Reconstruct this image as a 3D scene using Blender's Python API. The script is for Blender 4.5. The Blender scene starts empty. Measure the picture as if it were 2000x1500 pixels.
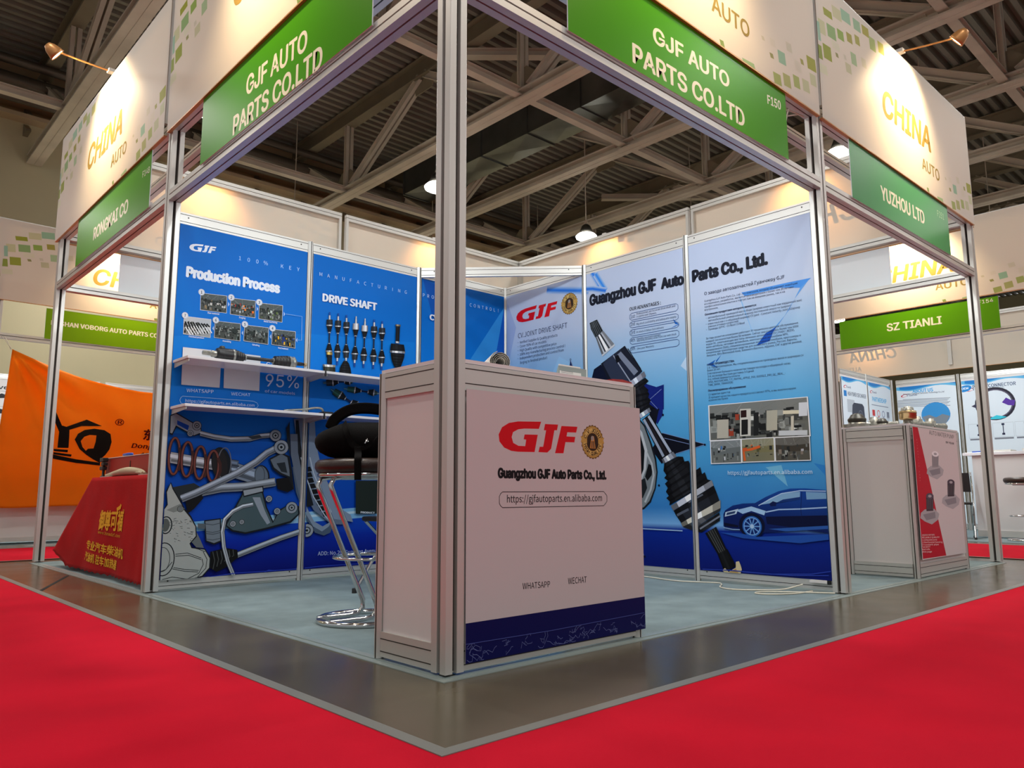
import bpy, bmesh, math, os, random
from mathutils import Vector, Matrix, geometry
random.seed(7)
C = bpy.context.scene.collection
SC = bpy.context.scene
PI = math.pi
# ------------------------------------------------------------------ camera
FPX, CAM, YAW, PITCH, ROLL = 1498.515, Vector((-1.630881, -2.092552, 0.611830)), 0.8240735, 0.1407888, -0.00367582
def cam_axes():
    cy, sy, cp, sp = math.cos(YAW), math.sin(YAW), math.cos(PITCH), math.sin(PITCH)
    f = Vector((cy*cp, sy*cp, sp)); r = Vector((sy, -cy, 0)); u = r.cross(f)
    cr, sr = math.cos(ROLL), math.sin(ROLL)
    return cr*r + sr*u, -sr*r + cr*u, f
RX, UX, FX = cam_axes()
cd = bpy.data.cameras.new('camera'); cam = bpy.data.objects.new('camera', cd); C.objects.link(cam)
cd.sensor_width = 36; cd.lens = FPX/2000*36; cd.clip_end = 200; cd.clip_start = 0.05
cam.matrix_world = Matrix(((RX.x, UX.x, -FX.x, CAM.x), (RX.y, UX.y, -FX.y, CAM.y), (RX.z, UX.z, -FX.z, CAM.z), (0, 0, 0, 1)))
SC.camera = cam
# ------------------------------------------------------------------ world, exposure
SC.view_settings.view_transform = 'Standard'; SC.view_settings.look = 'None'
SC.view_settings.gamma = 1; SC.view_settings.use_curve_mapping = False
SC.view_settings.exposure = EXPO = 0.0
w = bpy.data.worlds.new('world'); SC.world = w; w.use_nodes = True
w.node_tree.nodes['Background'].inputs[0].default_value = (0.95, 0.97, 1.0, 1)
w.node_tree.nodes['Background'].inputs[1].default_value = 0.38
SC.cycles.max_bounces = 7; SC.cycles.diffuse_bounces = 4; SC.cycles.glossy_bounces = 3
SC.cycles.transmission_bounces = 4; SC.cycles.transparent_max_bounces = 6
SC.cycles.use_denoising = True; SC.cycles.sample_clamp_indirect = 4
# hall lamps hang on a regular grid, 4.4 m by 6 m
LAMP_Z, LAMP_W = 6.5, 70
LAMPS = [(2.7 + 4.4*i, -2.6 + 6.05*j) for i in range(-2, 6) for j in range(-1, 4)]
for (x, y) in LAMPS:
    l = bpy.data.lights.new('hall_lamp_light', 'AREA'); l.shape = 'DISK'; l.size = 0.5; l.energy = LAMP_W; l.color = (1.0, 0.97, 0.92)
    o = bpy.data.objects.new('hall_lamp_light', l); o.location = (x, y, LAMP_Z - 0.02); C.objects.link(o)

# ------------------------------------------------------------------ helpers
def lin(c):
    return tuple((v/255/12.92 if v/255 <= .04045 else ((v/255+.055)/1.055)**2.4) for v in c)
def mat(name, rgb, rough=.5, metal=0., spec=.5, emis=None, estr=0, noise=0, nscale=8, bump=0, bscale=200, trans=None):
    m = bpy.data.materials.new(name); m.use_nodes = True; nt = m.node_tree; b = nt.nodes['Principled BSDF']
    c = lin(rgb); b.inputs['Base Color'].default_value = (*c, 1)
    b.inputs['Roughness'].default_value = rough; b.inputs['Metallic'].default_value = metal
    b.inputs['Specular IOR Level'].default_value = spec
    if emis: b.inputs['Emission Color'].default_value = (*lin(emis), 1); b.inputs['Emission Strength'].default_value = estr
    if noise or bump:
        tc = nt.nodes.new('ShaderNodeTexCoord')
    if noise:
        n = nt.nodes.new('ShaderNodeTexNoise'); n.inputs['Scale'].default_value = nscale; n.inputs['Detail'].default_value = 5
        nt.links.new(tc.outputs['Object'], n.inputs['Vector'])
        r = nt.nodes.new('ShaderNodeMapRange'); r.inputs[1].default_value = .3; r.inputs[2].default_value = .7
        r.inputs[3].default_value = 1-noise; r.inputs[4].default_value = 1+noise
        nt.links.new(n.outputs['Fac'], r.inputs[0])
        mx = nt.nodes.new('ShaderNodeMix'); mx.data_type = 'RGBA'; mx.blend_type = 'MULTIPLY'; mx.inputs[0].default_value = 1
        mx.inputs[6].default_value = (*c, 1); nt.links.new(r.outputs[0], mx.inputs[7]); nt.links.new(mx.outputs[2], b.inputs['Base Color'])
    if bump:
        n = nt.nodes.new('ShaderNodeTexNoise'); n.inputs['Scale'].default_value = bscale; n.inputs['Detail'].default_value = 3
        nt.links.new(tc.outputs['Object'], n.inputs['Vector'])
        bp = nt.nodes.new('ShaderNodeBump'); bp.inputs['Strength'].default_value = bump; bp.inputs['Distance'].default_value = .01
        nt.links.new(n.outputs['Fac'], bp.inputs['Height']); nt.links.new(bp.outputs[0], b.inputs['Normal'])
    return m
def print_mat(name, rough=.45, translucent=0., tint=(1, .62, .33)):
    m = bpy.data.materials.new(name); m.use_nodes = True; nt = m.node_tree; b = nt.nodes['Principled BSDF']
    a = nt.nodes.new('ShaderNodeAttribute'); a.attribute_name = 'Col'
    nt.links.new(a.outputs['Color'], b.inputs['Base Color']); b.inputs['Roughness'].default_value = rough
    b.inputs['Specular IOR Level'].default_value = .12
    if translucent:
        t = nt.nodes.new('ShaderNodeBsdfTranslucent'); mx = nt.nodes.new('ShaderNodeMixShader'); mx.inputs[0].default_value = translucent
        mc = nt.nodes.new('ShaderNodeMix'); mc.data_type = 'RGBA'; mc.blend_type = 'MULTIPLY'; mc.inputs[0].default_value = 1
        nt.links.new(a.outputs['Color'], mc.inputs[6]); mc.inputs[7].default_value = (*tint, 1); nt.links.new(mc.outputs[2], t.inputs[0])
        nt.links.new(b.outputs[0], mx.inputs[1]); nt.links.new(t.outputs[0], mx.inputs[2]); nt.links.new(mx.outputs[0], nt.nodes['Material Output'].inputs[0])
    return m
M = {}
M['alu'] = mat('anodised_aluminium', (206, 205, 200), .42, .55)
M['chrome'] = mat('chrome', (214, 214, 214), .13, 1.)
M['groove'] = mat('dark_groove', (38, 32, 26), .7)
M['white'] = mat('white_panel', (214, 210, 208), .45)
M['lam'] = mat('white_laminate', (222, 220, 222), .16)
M['black'] = mat('black_plastic', (16, 15, 15), .4)
M['rubber'] = mat('black_rubber', (20, 20, 21), .42, bump=.1)
M['fabric'] = mat('black_fabric', (8, 7, 7), .9, spec=.12, noise=.25, nscale=30, bump=.3, bscale=300)
M['leather'] = mat('dark_brown_leather', (44, 30, 24), .35, bump=.15, bscale=150)
M['steel'] = mat('painted_steel', (206, 194, 176), .55, noise=.12, nscale=1.5)
M['steel_dark'] = mat('dark_painted_steel', (140, 128, 106), .6, noise=.12, nscale=1.5)
M['deck'] = mat('corrugated_deck', (158, 152, 140), .5, .2)
M['duct'] = mat('galvanised_duct', (120, 122, 118), .32, .8, noise=.15, nscale=2)
M['ledge'] = mat('wall_ledge_paint', (206, 182, 146), .7)
M['hallwall'] = mat('hall_wall_paint', (206, 196, 160), .8, noise=.05, nscale=.6)
M['hallwall_up'] = mat('hall_upper_wall', (196, 168, 128), .8, noise=.08, nscale=.8)
M['pipe'] = mat('dark_pipe', (96, 86, 74), .4, .4)
M['redcarpet'] = mat('red_carpet', (202, 16, 42), .95, spec=.1, noise=.08, nscale=2.2, bump=.25, bscale=350)
M['greycarpet'] = mat('grey_carpet', (124, 140, 144), .95, spec=.1, noise=.14, nscale=5, bump=.4, bscale=260)
M['tape'] = mat('grey_tape', (122, 122, 116), .45)
M['film'] = mat('clear_tape', (146, 158, 156), .25)
M['dark'] = mat('floor_gap', (12, 11, 10), .8)
M['rope'] = mat('white_cable', (215, 208, 190), .5)
M['metalcast'] = mat('cast_metal', (150, 150, 142), .35, .7, noise=.2, nscale=40)
M['metaldark'] = mat('dark_cast_metal', (62, 60, 54), .4, .6, noise=.2, nscale=40)
M['brass'] = mat('brass_metal', (176, 152, 112), .28, .95)
M['paper'] = mat('paper', (214, 210, 202), .6)
M['red'] = mat('red_cover', (150, 26, 22), .4)
M['redcloth'] = mat('red_cloth', (168, 4, 12), .75, spec=.2, noise=.12, nscale=4, bump=.2, bscale=120)
M['redcase'] = mat('red_case', (158, 30, 18), .5)
M['beige'] = mat('beige_cloth', (178, 166, 138), .8, bump=.2)
M['blue'] = mat('blue_plastic', (24, 70, 170), .4)
M['lampglow'] = mat('lamp_glow', (255, 255, 255), .5, emis=(255, 252, 244), estr=9)
M['spotglow'] = mat('halogen_glow', (255, 255, 255), .5, emis=(255, 236, 200), estr=14)
M['spotshade'] = mat('spot_shade', (196, 140, 84), .4, .5)
M['tube'] = mat('tube_glow', (255, 255, 255), .5, emis=(240, 250, 255), estr=6)
M['print'] = print_mat('printed_vinyl')
M['printmatte'] = print_mat('printed_cloth', .8)
M['fascia'] = print_mat('translucent_printed_fabric', .5, .15)
M['signboard'] = print_mat('printed_sign', .35)
# polished concrete with soft reflections
def concrete():
    m = mat('polished_concrete', (88, 79, 61), .2, noise=.16, nscale=1.6); nt = m.node_tree; b = nt.nodes['Principled BSDF']
    n = nt.nodes.new('ShaderNodeTexNoise'); n.inputs['Scale'].default_value = 3; n.inputs['Detail'].default_value = 6
    tc = nt.nodes.new('ShaderNodeTexCoord'); nt.links.new(tc.outputs['Object'], n.inputs['Vector'])
    r = nt.nodes.new('ShaderNodeMapRange'); r.inputs[3].default_value = .10; r.inputs[4].default_value = .34
    nt.links.new(n.outputs['Fac'], r.inputs[0]); nt.links.new(r.outputs[0], b.inputs['Roughness'])
    return m
M['concrete'] = concrete()

def link(o): C.objects.link(o); return o
def tag(o, label=None, cat=None, group=None, kind=None):
    if label: o['label'] = label
    if cat: o['category'] = cat
    if group: o['group'] = group
    if kind: o['kind'] = kind
    return o
def thing(name, label, cat, loc=(0, 0, 0), rz=0, group=None):
    o = link(bpy.data.objects.new(name, None)); o.empty_display_size = .1
    o.location = loc; o.rotation_euler = (0, 0, rz)
    return tag(o, label, cat, group)
def copy_tree(o, loc=None, rz=None, label=None, group=None, parent=None):
    c = o.copy(); C.objects.link(c)
    if parent: c.parent = parent
    if loc is not None: c.location = loc
    if rz is not None: c.rotation_euler = (0, 0, rz)
    if label: c['label'] = label
    if group: c['group'] = group
    for ch in list(o.children): copy_tree(ch, parent=c)
    return c
class MB:
    def __init__(s, *ms): s.v = []; s.f = []; s.mi = []; s.sm = []; s.ms = list(ms) or ['alu']
    def add(s, vs, fs, m=0, smooth=False):
        b = len(s.v); s.v += [tuple(p) for p in vs]
        for f in fs: s.f.append(tuple(b+i for i in f)); s.mi.append(m); s.sm.append(smooth)
    def box(s, x0, x1, y0, y1, z0, z1, m=0):
        vs = [(x, y, z) for z in (z0, z1) for y in (y0, y1) for x in (x0, x1)]
        s.add(vs, [(0, 2, 3, 1), (4, 5, 7, 6), (0, 1, 5, 4), (2, 6, 7, 3), (0, 4, 6, 2), (1, 3, 7, 5)], m)
    def extrude(s, prof, o, a, b, d, m=0, smooth=False, caps=True):
        # profile (p,q) -> o + p*a + q*b, swept along d
        o, a, b, d = Vector(o), Vector(a), Vector(b), Vector(d); n = len(prof)
        if a.cross(b).dot(d) < 0: prof = prof[::-1]
        v0 = [o + p*a + q*b for p, q in prof]; vs = v0 + [p + d for p in v0]
        fs = [(i, (i+1) % n, n+(i+1) % n, n+i) for i in range(n)]
        s.add(vs, fs, m, smooth)
        if caps: s.add(v0, [tuple(range(n))[::-1]], m); s.add([p + d for p in v0], [tuple(range(n))], m)
    def tube(s, pts, r, n=10, m=0, closed=False, smooth=True, caps=True):
        pts = [Vector(p) for p in pts]; N = len(pts); rs = r if isinstance(r, (list, tuple)) else [r]*N
        rings = []; up = None
        for i, p in enumerate(pts):
            t = (pts[(i+1) % N] - pts[i-1]) if closed or 0 < i < N-1 else (pts[1]-pts[0] if i == 0 else pts[-1]-pts[-2])
            t.normalize()
            if up is None:
                up = Vector((0, 0, 1)) if abs(t.z) < .9 else Vector((1, 0, 0))
            a = t.cross(up).normalized(); b = a.cross(t).normalized(); up = b
            rings.append([p + rs[i]*(math.cos(2*PI*k/n)*a + math.sin(2*PI*k/n)*b) for k in range(n)])
        vs = [q for rg in rings for q in rg]; fs = []
        for i in range(N if closed else N-1):
            j = (i+1) % N
            for k in range(n): fs.append((i*n+k, i*n+(k+1) % n, j*n+(k+1) % n, j*n+k))
        s.add(vs, fs, m, smooth)
        if caps and not closed:
            s.add(rings[0], [tuple(range(n))[::-1]], m); s.add(rings[-1], [tuple(range(n))], m)
    def lathe(s, prof, o=(0, 0, 0), axis=(0, 0, 1), n=24, m=0, smooth=True):
        # prof: (radius, height along axis)
        o = Vector(o); ax = Vector(axis).normalized()
        a = ax.orthogonal().normalized(); b = ax.cross(a)
        vs = [o + h*ax + r*(math.cos(2*PI*k/n)*a + math.sin(2*PI*k/n)*b) for r, h in prof for k in range(n)]
        fs = [(i*n+k, i*n+(k+1) % n, (i+1)*n+(k+1) % n, (i+1)*n+k) for i in range(len(prof)-1) for k in range(n)]
        s.add(vs, fs, m, smooth)
        for i, fl in ((0, True), (len(prof)-1, False)):
            if prof[i][0] > 1e-5:
                ring = vs[i*n:(i+1)*n]; s.add(ring, [tuple(range(n))[::-1] if fl else tuple(range(n))], m)
    def torus(s, c, R, r, N=36, n=10, m=0, axis=(0, 0, 1), sx=1, sy=1):
        c = Vector(c); ax = Vector(axis).normalized(); a = ax.orthogonal().normalized() if abs(ax.z) < .99 else Vector((1, 0, 0)); b = ax.cross(a)
        s.tube([c + R*(sx*math.cos(2*PI*k/N)*a + sy*math.sin(2*PI*k/N)*b) for k in range(N)], r, n, m, closed=True)
    def build(s, name, parent=None, label=None, cat=None, group=None, kind=None, bevel=0, sub=0, origin=None, wp=None):
        me = bpy.data.meshes.new(name); v = s.v
        if origin is not None: v = [(p[0]-origin[0], p[1]-origin[1], p[2]-origin[2]) for p in v]
        if wp: v = [tuple(Vector(p)-wp.location) for p in v]
        me.from_pydata(v, [], s.f)
        for k in s.ms: me.materials.append(M[k])
        me.polygons.foreach_set('material_index', s.mi); me.polygons.foreach_set('use_smooth', s.sm); me.update()
        o = link(bpy.data.objects.new(name, me))
        if origin is not None: o.location = origin
        if parent: o.parent = parent
        if wp: o.parent = wp
        if bevel:
            md = o.modifiers.new('bevel', 'BEVEL'); md.width = bevel; md.segments = 2; md.limit_method = 'ANGLE'
        if sub:
            md = o.modifiers.new('sub', 'SUBSURF'); md.levels = md.render_levels = sub
        return tag(o, label, cat, group, kind)
def grooved(w, h, gx=1, gy=1, g=.006, d=.012):
    # rectangle cross-section (w by h, centred) with a slot in the middle of its faces; gx: slot on the +-p faces, gy: on the +-q faces
    a, b = w/2, h/2; P = []
    P += [(-a, -b)]
    if gy: P += [(-g, -b), (-g, -b+d), (g, -b+d), (g, -b)]
    P += [(a, -b)]
    if gx: P += [(a, -g), (a-d, -g), (a-d, g), (a, g)]
    P += [(a, b)]
    if gy: P += [(g, b), (g, b-d), (-g, b-d), (-g, b)]
    P += [(-a, b)]
    if gx: P += [(-a, g), (-a+d, g), (-a+d, -g), (-a, -g)]
    return P
def ray(u, v):
    return (RX*((u-1000)/FPX) + UX*((750-v)/FPX) + FX)
def hit(u, v, x=None, y=None, z=None):
    d = ray(u, v)
    t = (x-CAM.x)/d.x if x is not None else (y-CAM.y)/d.y if y is not None else (z-CAM.z)/d.z
    return CAM + t*d
CR = dict(A=(300, 660, 4.2848), B=(300, 880, 4.0543), C=(1200, 760, 3.5717), D=(1120, 400, 3.7037), E=(840, 700, 2.3087),
          F=(580, 460, 3.3333), G=(300, 420, 5), H=(780, 480, 5), I=(600, 470, 5.769), J=(380, 660, 5.5556), P=(0, 0, 1),
          L=(0, 0, 2.857), R=(1300, 0, 2.857), Q=(0, 750, 3.53), V=(1600, 400, 5), U=(0, 450, 4), N=(600, 0, 2.857), W=(1600, 680, 3.0))
def cp(k, p):
    ox, oy, s = CR[k]; return (ox + p[0]/s, oy + p[1]/s)

# ------------------------------------------------------------------ flat printed art on a plane
_glyph = {}
FONTS = {}
for _k, _n in (('sans', 'Inter.woff2'), ('noto', 'Noto Sans CJK Regular.woff2')):   # fonts that ship with Blender itself
    try: FONTS[_k] = bpy.data.fonts.load(os.path.join(bpy.utils.system_resource('DATAFILES', path='fonts'), _n))
    except Exception: FONTS[_k] = None
_cap = {}
def _raw(txt, off, font):
    c = bpy.data.curves.new('lettering', 'FONT')
    if FONTS.get(font): c.font = FONTS[font]
    c.body = txt; c.size = 1; c.offset = off; c.resolution_u = 3
    o = bpy.data.objects.new('lettering', c); C.objects.link(o)
    me = bpy.data.meshes.new_from_object(o.evaluated_get(bpy.context.evaluated_depsgraph_get()))
    vs = [(v.co.x, v.co.y) for v in me.vertices]; fs = [tuple(p.vertices) for p in me.polygons]
    bpy.data.objects.remove(o); bpy.data.curves.remove(c); bpy.data.meshes.remove(me)
    return vs, fs
def glyphs(txt, bold, font='noto'):
    # outlines scaled so that a capital is .69 high
    k = (txt, font)
    if k not in _glyph:
        if font not in _cap: _cap[font] = max(v[1] for v in _raw('H', 0, font)[0])
        q = .69/_cap[font]; vs, fs = _raw(txt, 0, font); _glyph[k] = ([(x*q, y*q) for x, y in vs], fs)
    return _glyph[k]
def strikes(bold):
    # heavier weights are struck several times a hair apart
    n = 0 if not bold else 4 if bold < .02 else 8
    return [(0, 0)] + [(bold*1.2*math.cos(2*PI*m/n+PI/4), bold*.8*math.sin(2*PI*m/n+PI/4)) for m in range(n)]
PF = 1.0
class Art:
    def __init__(s, O, S, T=(0, 0, 1), step=.000008):
        s.O, s.S, s.T = Vector(O), Vector(S), Vector(T); s.N = s.S.cross(s.T); s.ops = []; s.step = step; s.n = 1; s.font = 'noto'
    def lay(s): s.n += 1; return s.n
    def px(s, p, k='P'):
        u, v = cp(k, p); d = ray(u, v); t = (s.O-CAM).dot(s.N)/d.dot(s.N); q = CAM + t*d - s.O
        return (q.dot(s.S), q.dot(s.T))
    def poly(s, pts, col, k=None):
        if k: pts = [s.px(p, k) for p in pts]
        if len(pts) < 3: return
        s.ops.append(('p', pts, col, s.lay()))
    def rect(s, a, b, c, d, col): s.poly([(a, c), (b, c), (b, d), (a, d)], col)
    def ell(s, c, rx, ry, col, n=28, k=None, rot=0, a0=0, a1=2*PI):
        if k:
            q = s.px(c, k); rx = abs(s.px((c[0]+rx, c[1]), k)[0]-q[0]); ry = abs(s.px((c[0], c[1]+ry), k)[1]-q[1]); c = q
        P = []
        for i in range(n):
            a = a0+(a1-a0)*i/(n if a1-a0 > 6.28 else n-1); x, y = rx*math.cos(a), ry*math.sin(a)
            P.append((c[0]+x*math.cos(rot)-y*math.sin(rot), c[1]+x*math.sin(rot)+y*math.cos(rot)))
        s.poly(P, col)
    def line(s, pts, w, col, k=None, closed=False):
        if k:
            q = s.px(pts[0], k); w = abs(s.px((pts[0][0]+w, pts[0][1]), k)[0]-q[0]); pts = [s.px(p, k) for p in pts]
        P = [Vector(p) for p in pts]; n = len(P); Lf, Rt = [], []
        for i in range(n):
            t = (P[(i+1) % n]-P[i-1]) if closed or 0 < i < n-1 else (P[1]-P[0] if i == 0 else P[-1]-P[-2])
            if t.length < 1e-9: t = Vector((1, 0))
            t.normalize(); nn = Vector((-t.y, t.x))*w/2; Lf.append(P[i]+nn); Rt.append(P[i]-nn)
        m = n if closed else n-1; L_ = s.lay(); s.lay(); s.lay()
        for i in range(m):
            j = (i+1) % n; s.ops.append(('p', [tuple(Rt[i]), tuple(Rt[j]), tuple(Lf[j]), tuple(Lf[i])], col, L_ + (2 if closed and i == m-1 and i % 2 == 0 else i % 2)))
        return
    def ring(s, c, rx, ry, w, col, k=None, n=28, a0=0, a1=2*PI):
        if k:
            q = s.px(c, k); e = s.px((c[0]+w, c[1]), k)[0]-q[0]; rx = abs(s.px((c[0]+rx, c[1]), k)[0]-q[0]); ry = abs(s.px((c[0], c[1]+ry), k)[1]-q[1]); c = q; w = abs(e)
        full = a1-a0 > 6.28
        s.line([(c[0]+rx*math.cos(a0+(a1-a0)*i/(n if full else n-1)), c[1]+ry*math.sin(a0+(a1-a0)*i/(n if full else n-1))) for i in range(n)], w, col, closed=full)
    def text(s, txt, bl, br, tl, col, bold=0, shear=0, k=None, font=None):
        # fit the words: baseline from bl to br, capital height up to tl
        if k: bl, br, tl = s.px(bl, k), s.px(br, k), s.px(tl, k)
        vs, fs = glyphs(txt, bold, font or s.font)
        if not vs: return
        x0 = min(v[0] for v in vs); x1 = max(v[0] for v in vs); cap = .69
        bl, br, tl = Vector(bl), Vector(br), Vector(tl); X = (br-bl)/(x1-x0); h = (tl-bl).length/cap
        Y = Vector((0, 1))*h
        if bl.x == tl.x and False: pass
        for dx, dy in strikes(bold):
            out = [tuple(bl + X*(v[0]+dx-x0) + Y*(v[1]+dy) + Vector((1, 0))*shear*h*v[1]) for v in vs]
            s.ops.append(('m', (out, fs), col, s.lay()))
    def spread(s, txt, a, b, h, col, k=None, bold=0):
        # widely spaced letters, one by one from a to b
        if k: h = abs(s.px((a[0], a[1]-h), k)[1]-s.px(a, k)[1]); a, b = s.px(a, k), s.px(b, k)
        n = len(txt)
        for dx, dy in strikes(bold):
            L_ = s.lay()
            for i, ch in enumerate(txt):
                if ch == ' ': continue
                f = i/(n-1); c = (a[0]+(b[0]-a[0])*f, a[1]+(b[1]-a[1])*f); vs, fs = glyphs(ch, 0, s.font)
                xm = (min(v[0] for v in vs)+max(v[0] for v in vs))/2; q = h/.69
                s.ops.append(('m', ([(c[0]+(v[0]+dx-xm)*q, c[1]+(v[1]+dy)*q) for v in vs], fs), col, L_))
    def arc(s, txt, c, r, a0, a1, h, col, bold=0, flip=False):
        n = len(txt)
        for dx, dy in strikes(bold):
            L_ = s.lay()
            for i, ch in enumerate(txt):
                an = a0+(a1-a0)*i/(n-1); vs, fs = glyphs(ch, 0, 'sans')
                if not vs: continue
                xm = (min(v[0] for v in vs)+max(v[0] for v in vs))/2; q = h/.69; th = an-PI/2 if not flip else an+PI/2
                o = []
                for v in vs:
                    x, y = (v[0]+dx-xm)*q, (v[1]+dy-.34)*q
                    o.append((c[0]+r*math.cos(an)+x*math.cos(th)-y*math.sin(th), c[1]+r*math.sin(an)+x*math.sin(th)+y*math.cos(th)))
                s.ops.append(('m', (o, fs), col, L_))
    def build(s, name, matname='print', parent=None, clip=None, back=.003, edge=None, label=None, cat=None, group=None, kind=None, lift=0, bg=None, grid=(1, 1)):
        V, F, Cc = [], [], []
        def colour(c, p):
            r = c(p) if callable(c) else c
            return tuple(min(x*PF, .92) for x in lin(r))
        def put(pts, h): return [tuple(s.O + s.S*a + s.T*b + s.N*h) for a, b in pts]
        a0, a1, b0, b1 = clip
        if bg is not None:
            nx, ny = grid; ps = [(a0+(a1-a0)*i/nx, b0+(b1-b0)*j/ny) for j in range(ny+1) for i in range(nx+1)]
            base = len(V); V += put(ps, lift); Cc += [colour(bg, p) for p in ps]
            F += [tuple(base+q for q in (j*(nx+1)+i, j*(nx+1)+i+1, (j+1)*(nx+1)+i+1, (j+1)*(nx+1)+i)) for j in range(ny) for i in range(nx)]
            ec = edge or (lambda p: (200, 200, 200)); r = [(a0, b0), (a1, b0), (a1, b1), (a0, b1)]
            if back:
                base = len(V); V += put(r, lift) + put(r, lift-back); Cc += [colour(edge or (190, 190, 190), p) for p in r+r]
                F += [(base+i, base+4+i, base+4+(i+1) % 4, base+(i+1) % 4) for i in range(4)] + [(base+7, base+6, base+5, base+4)]
        for n, op in enumerate(s.ops):
            h = lift + s.step*(op[3]+1)
            if op[0] == 'p':
                pts = op[1]
                for ax, lim, sg in ((0, a0, 1), (0, a1, -1), (1, b0, 1), (1, b1, -1)):
                    out = []
                    for i in range(len(pts)):
                        P, Q = pts[i-1], pts[i]; dp, dq = sg*(P[ax]-lim), sg*(Q[ax]-lim)
                        if (dp >= 0) != (dq >= 0):
                            t = dp/(dp-dq); out.append((P[0]+(Q[0]-P[0])*t, P[1]+(Q[1]-P[1])*t))
                        if dq >= 0: out.append(Q)
                    pts = out
                    if len(pts) < 3: break
                if len(pts) < 3: continue
                tri = [tuple(range(len(pts)))] if len(pts) < 5 else geometry.tessellate_polygon([[Vector((p[0], p[1], 0)) for p in pts]])
                base = len(V); V += put(pts, h); Cc += [colour(op[2], p) for p in pts]
                for t in tri:
                    q = [pts[i] for i in t]; ar = sum(q[i-1][0]*q[i][1]-q[i][0]*q[i-1][1] for i in range(len(q)))
                    F.append(tuple(base+i for i in (t if ar > 0 else t[::-1])))
            else:
                pts, fs = op[1]; cx = sum(p[0] for p in pts)/len(pts); cz = sum(p[1] for p in pts)/len(pts)
                if not (a0 <= cx <= a1 and b0 <= cz <= b1): continue
                base = len(V); V += put(pts, h); Cc += [colour(op[2], p) for p in pts]
                F += [tuple(base+i for i in f) for f in fs]
        og = s.O + s.S*(a0+a1)/2 + s.T*b0
        me = bpy.data.meshes.new(name); me.from_pydata([tuple(Vector(v)-og) for v in V], [], F); me.update()
        at = me.color_attributes.new('Col', 'FLOAT_COLOR', 'POINT')
        at.data.foreach_set('color', [x for c in Cc for x in (*c, 1.0)])
        me.materials.append(M[matname]); o = link(bpy.data.objects.new(name, me)); o.location = og
        if parent: o.parent = parent; o.location = og - parent.location
        return tag(o, label, cat, group, kind)
def mixc(a, b, t): t = max(0, min(1, t)); return tuple(a[i]+(b[i]-a[i])*t for i in range(3))
def ramp(stops):
    def f(t):
        if t <= stops[0][0]: return stops[0][1]
        for (a, c), (b, d) in zip(stops, stops[1:]):
            if t <= b: return mixc(c, d, (t-a)/(b-a))
        return stops[-1][1]
    return f
# ================================================================== the hall
def slab(name, x0, x1, y0, y1, z0, z1, m, label=None, cat=None, kind=None, group=None):
    b = MB(m); b.box(x0, x1, y0, y1, z0, z1); return b.build(name, label=label, cat=cat, kind=kind, group=group, origin=((x0+x1)/2, (y0+y1)/2, z0))
slab('floor', -14, 42, -14, 18, -.1, 0, 'concrete', kind='structure')
b = MB('hallwall'); b.box(-14, 42, 17.2, 17.4, 0, 8.84); b.build('wall_back', kind='structure', origin=(14, 17.2, 0))
b = MB('hallwall_up'); b.box(-14, 42, 17.3, 17.5, 8.84, 10.3); b.build('wall_back_upper', kind='structure', origin=(14, 17.3, 8.84))
b = MB('hallwall'); b.box(42, 42.2, -14, 17.4, 0, 10.3); b.build('wall_right', kind='structure', origin=(42, 2, 0))
# corrugated deck: ribs run along x
b = MB('deck'); pr = []; y = -14.0
while y < 17.3:
    pr += [(y, 10.42), (y+.02, 10.23), (y+.12, 10.23), (y+.14, 10.42)]; y += .26
n = len(pr); vs = [(-14, p[0], p[1]) for p in pr] + [(42, p[0], p[1]) for p in pr]
b.add(vs, [(i, n+i, n+i+1, i+1) for i in range(n-1)])
b.build('ceiling', kind='structure', origin=(14, 2, 10.3))
# red aisle carpets and their taped edges
def strip(b, x0, x1, y0, y1, z): b.box(x0, x1, y0, y1, 0, z)
b = MB('redcarpet')
b.add([(-.44, -.56, .006), (-3.7, -.56, .006), (-3.7, -3.8, .006), (-.44, -3.8, .006)], [(0, 1, 2, 3)])
b.add([(-.44, -.56, .006), (-.44, -3.8, .006), (16, -3.8, .006), (16, -.56, .006)], [(0, 1, 2, 3)])
b.add([(-.44, -.56, .006), (-.44, 6.37, .006), (-3.7, 6.37, .006), (-3.7, -.56, .006)], [(0, 1, 2, 3)])
b.build('carpet', label='bright red aisle carpet wrapping the corner booth in the foreground', cat='carpet', kind='structure')
slab('carpet', -6, 6.4, 6.37, 8.3, 0, .006, 'redcarpet', 'red carpet strip in the aisle beneath the orange flag', 'carpet', 'structure')
slab('carpet', 6.5, 8.5, -.56, 8.3, 0, .006, 'redcarpet', 'red carpet strip in the aisle before the plug cable posters', 'carpet', 'structure')
b = MB('tape')
for (x0, x1, y0, y1) in ((-.475, -.435, -.56, 6.34), (-.475, 16, -.6, -.56), (-14, 6.4, 6.34, 6.37), (6.47, 6.5, -.56, 6.3), (-14, 6.4, 8.3, 8.33), (8.5, 8.53, -.56, 8.3)): b.box(x0, x1, y0, y1, .0062, .0085)
b.build('floor_tape', label='grey tape lines along the red carpet edges', cat='tape', origin=(0, 0, 0))
slab('carpet', .03, 6.05, .03, 6.05, 0, .005, 'greycarpet', 'pale grey booth carpet under the corner booth and its neighbours', 'carpet', 'structure')
slab('carpet', -6, 9, 9.06, 12.0, 0, .005, 'greycarpet', 'pale grey booth carpet behind the orange flag', 'carpet', 'structure')
slab('carpet', 8.95, 15, -3, 6, 0, .005, 'greycarpet', 'pale grey booth carpet under the stools of the far booth', 'carpet', 'structure')
b = MB('film')
for q in ((.0, .03, .0, 6.05), (.03, 6.05, .0, .03)): b.box(*q, 0, .0065)
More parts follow.
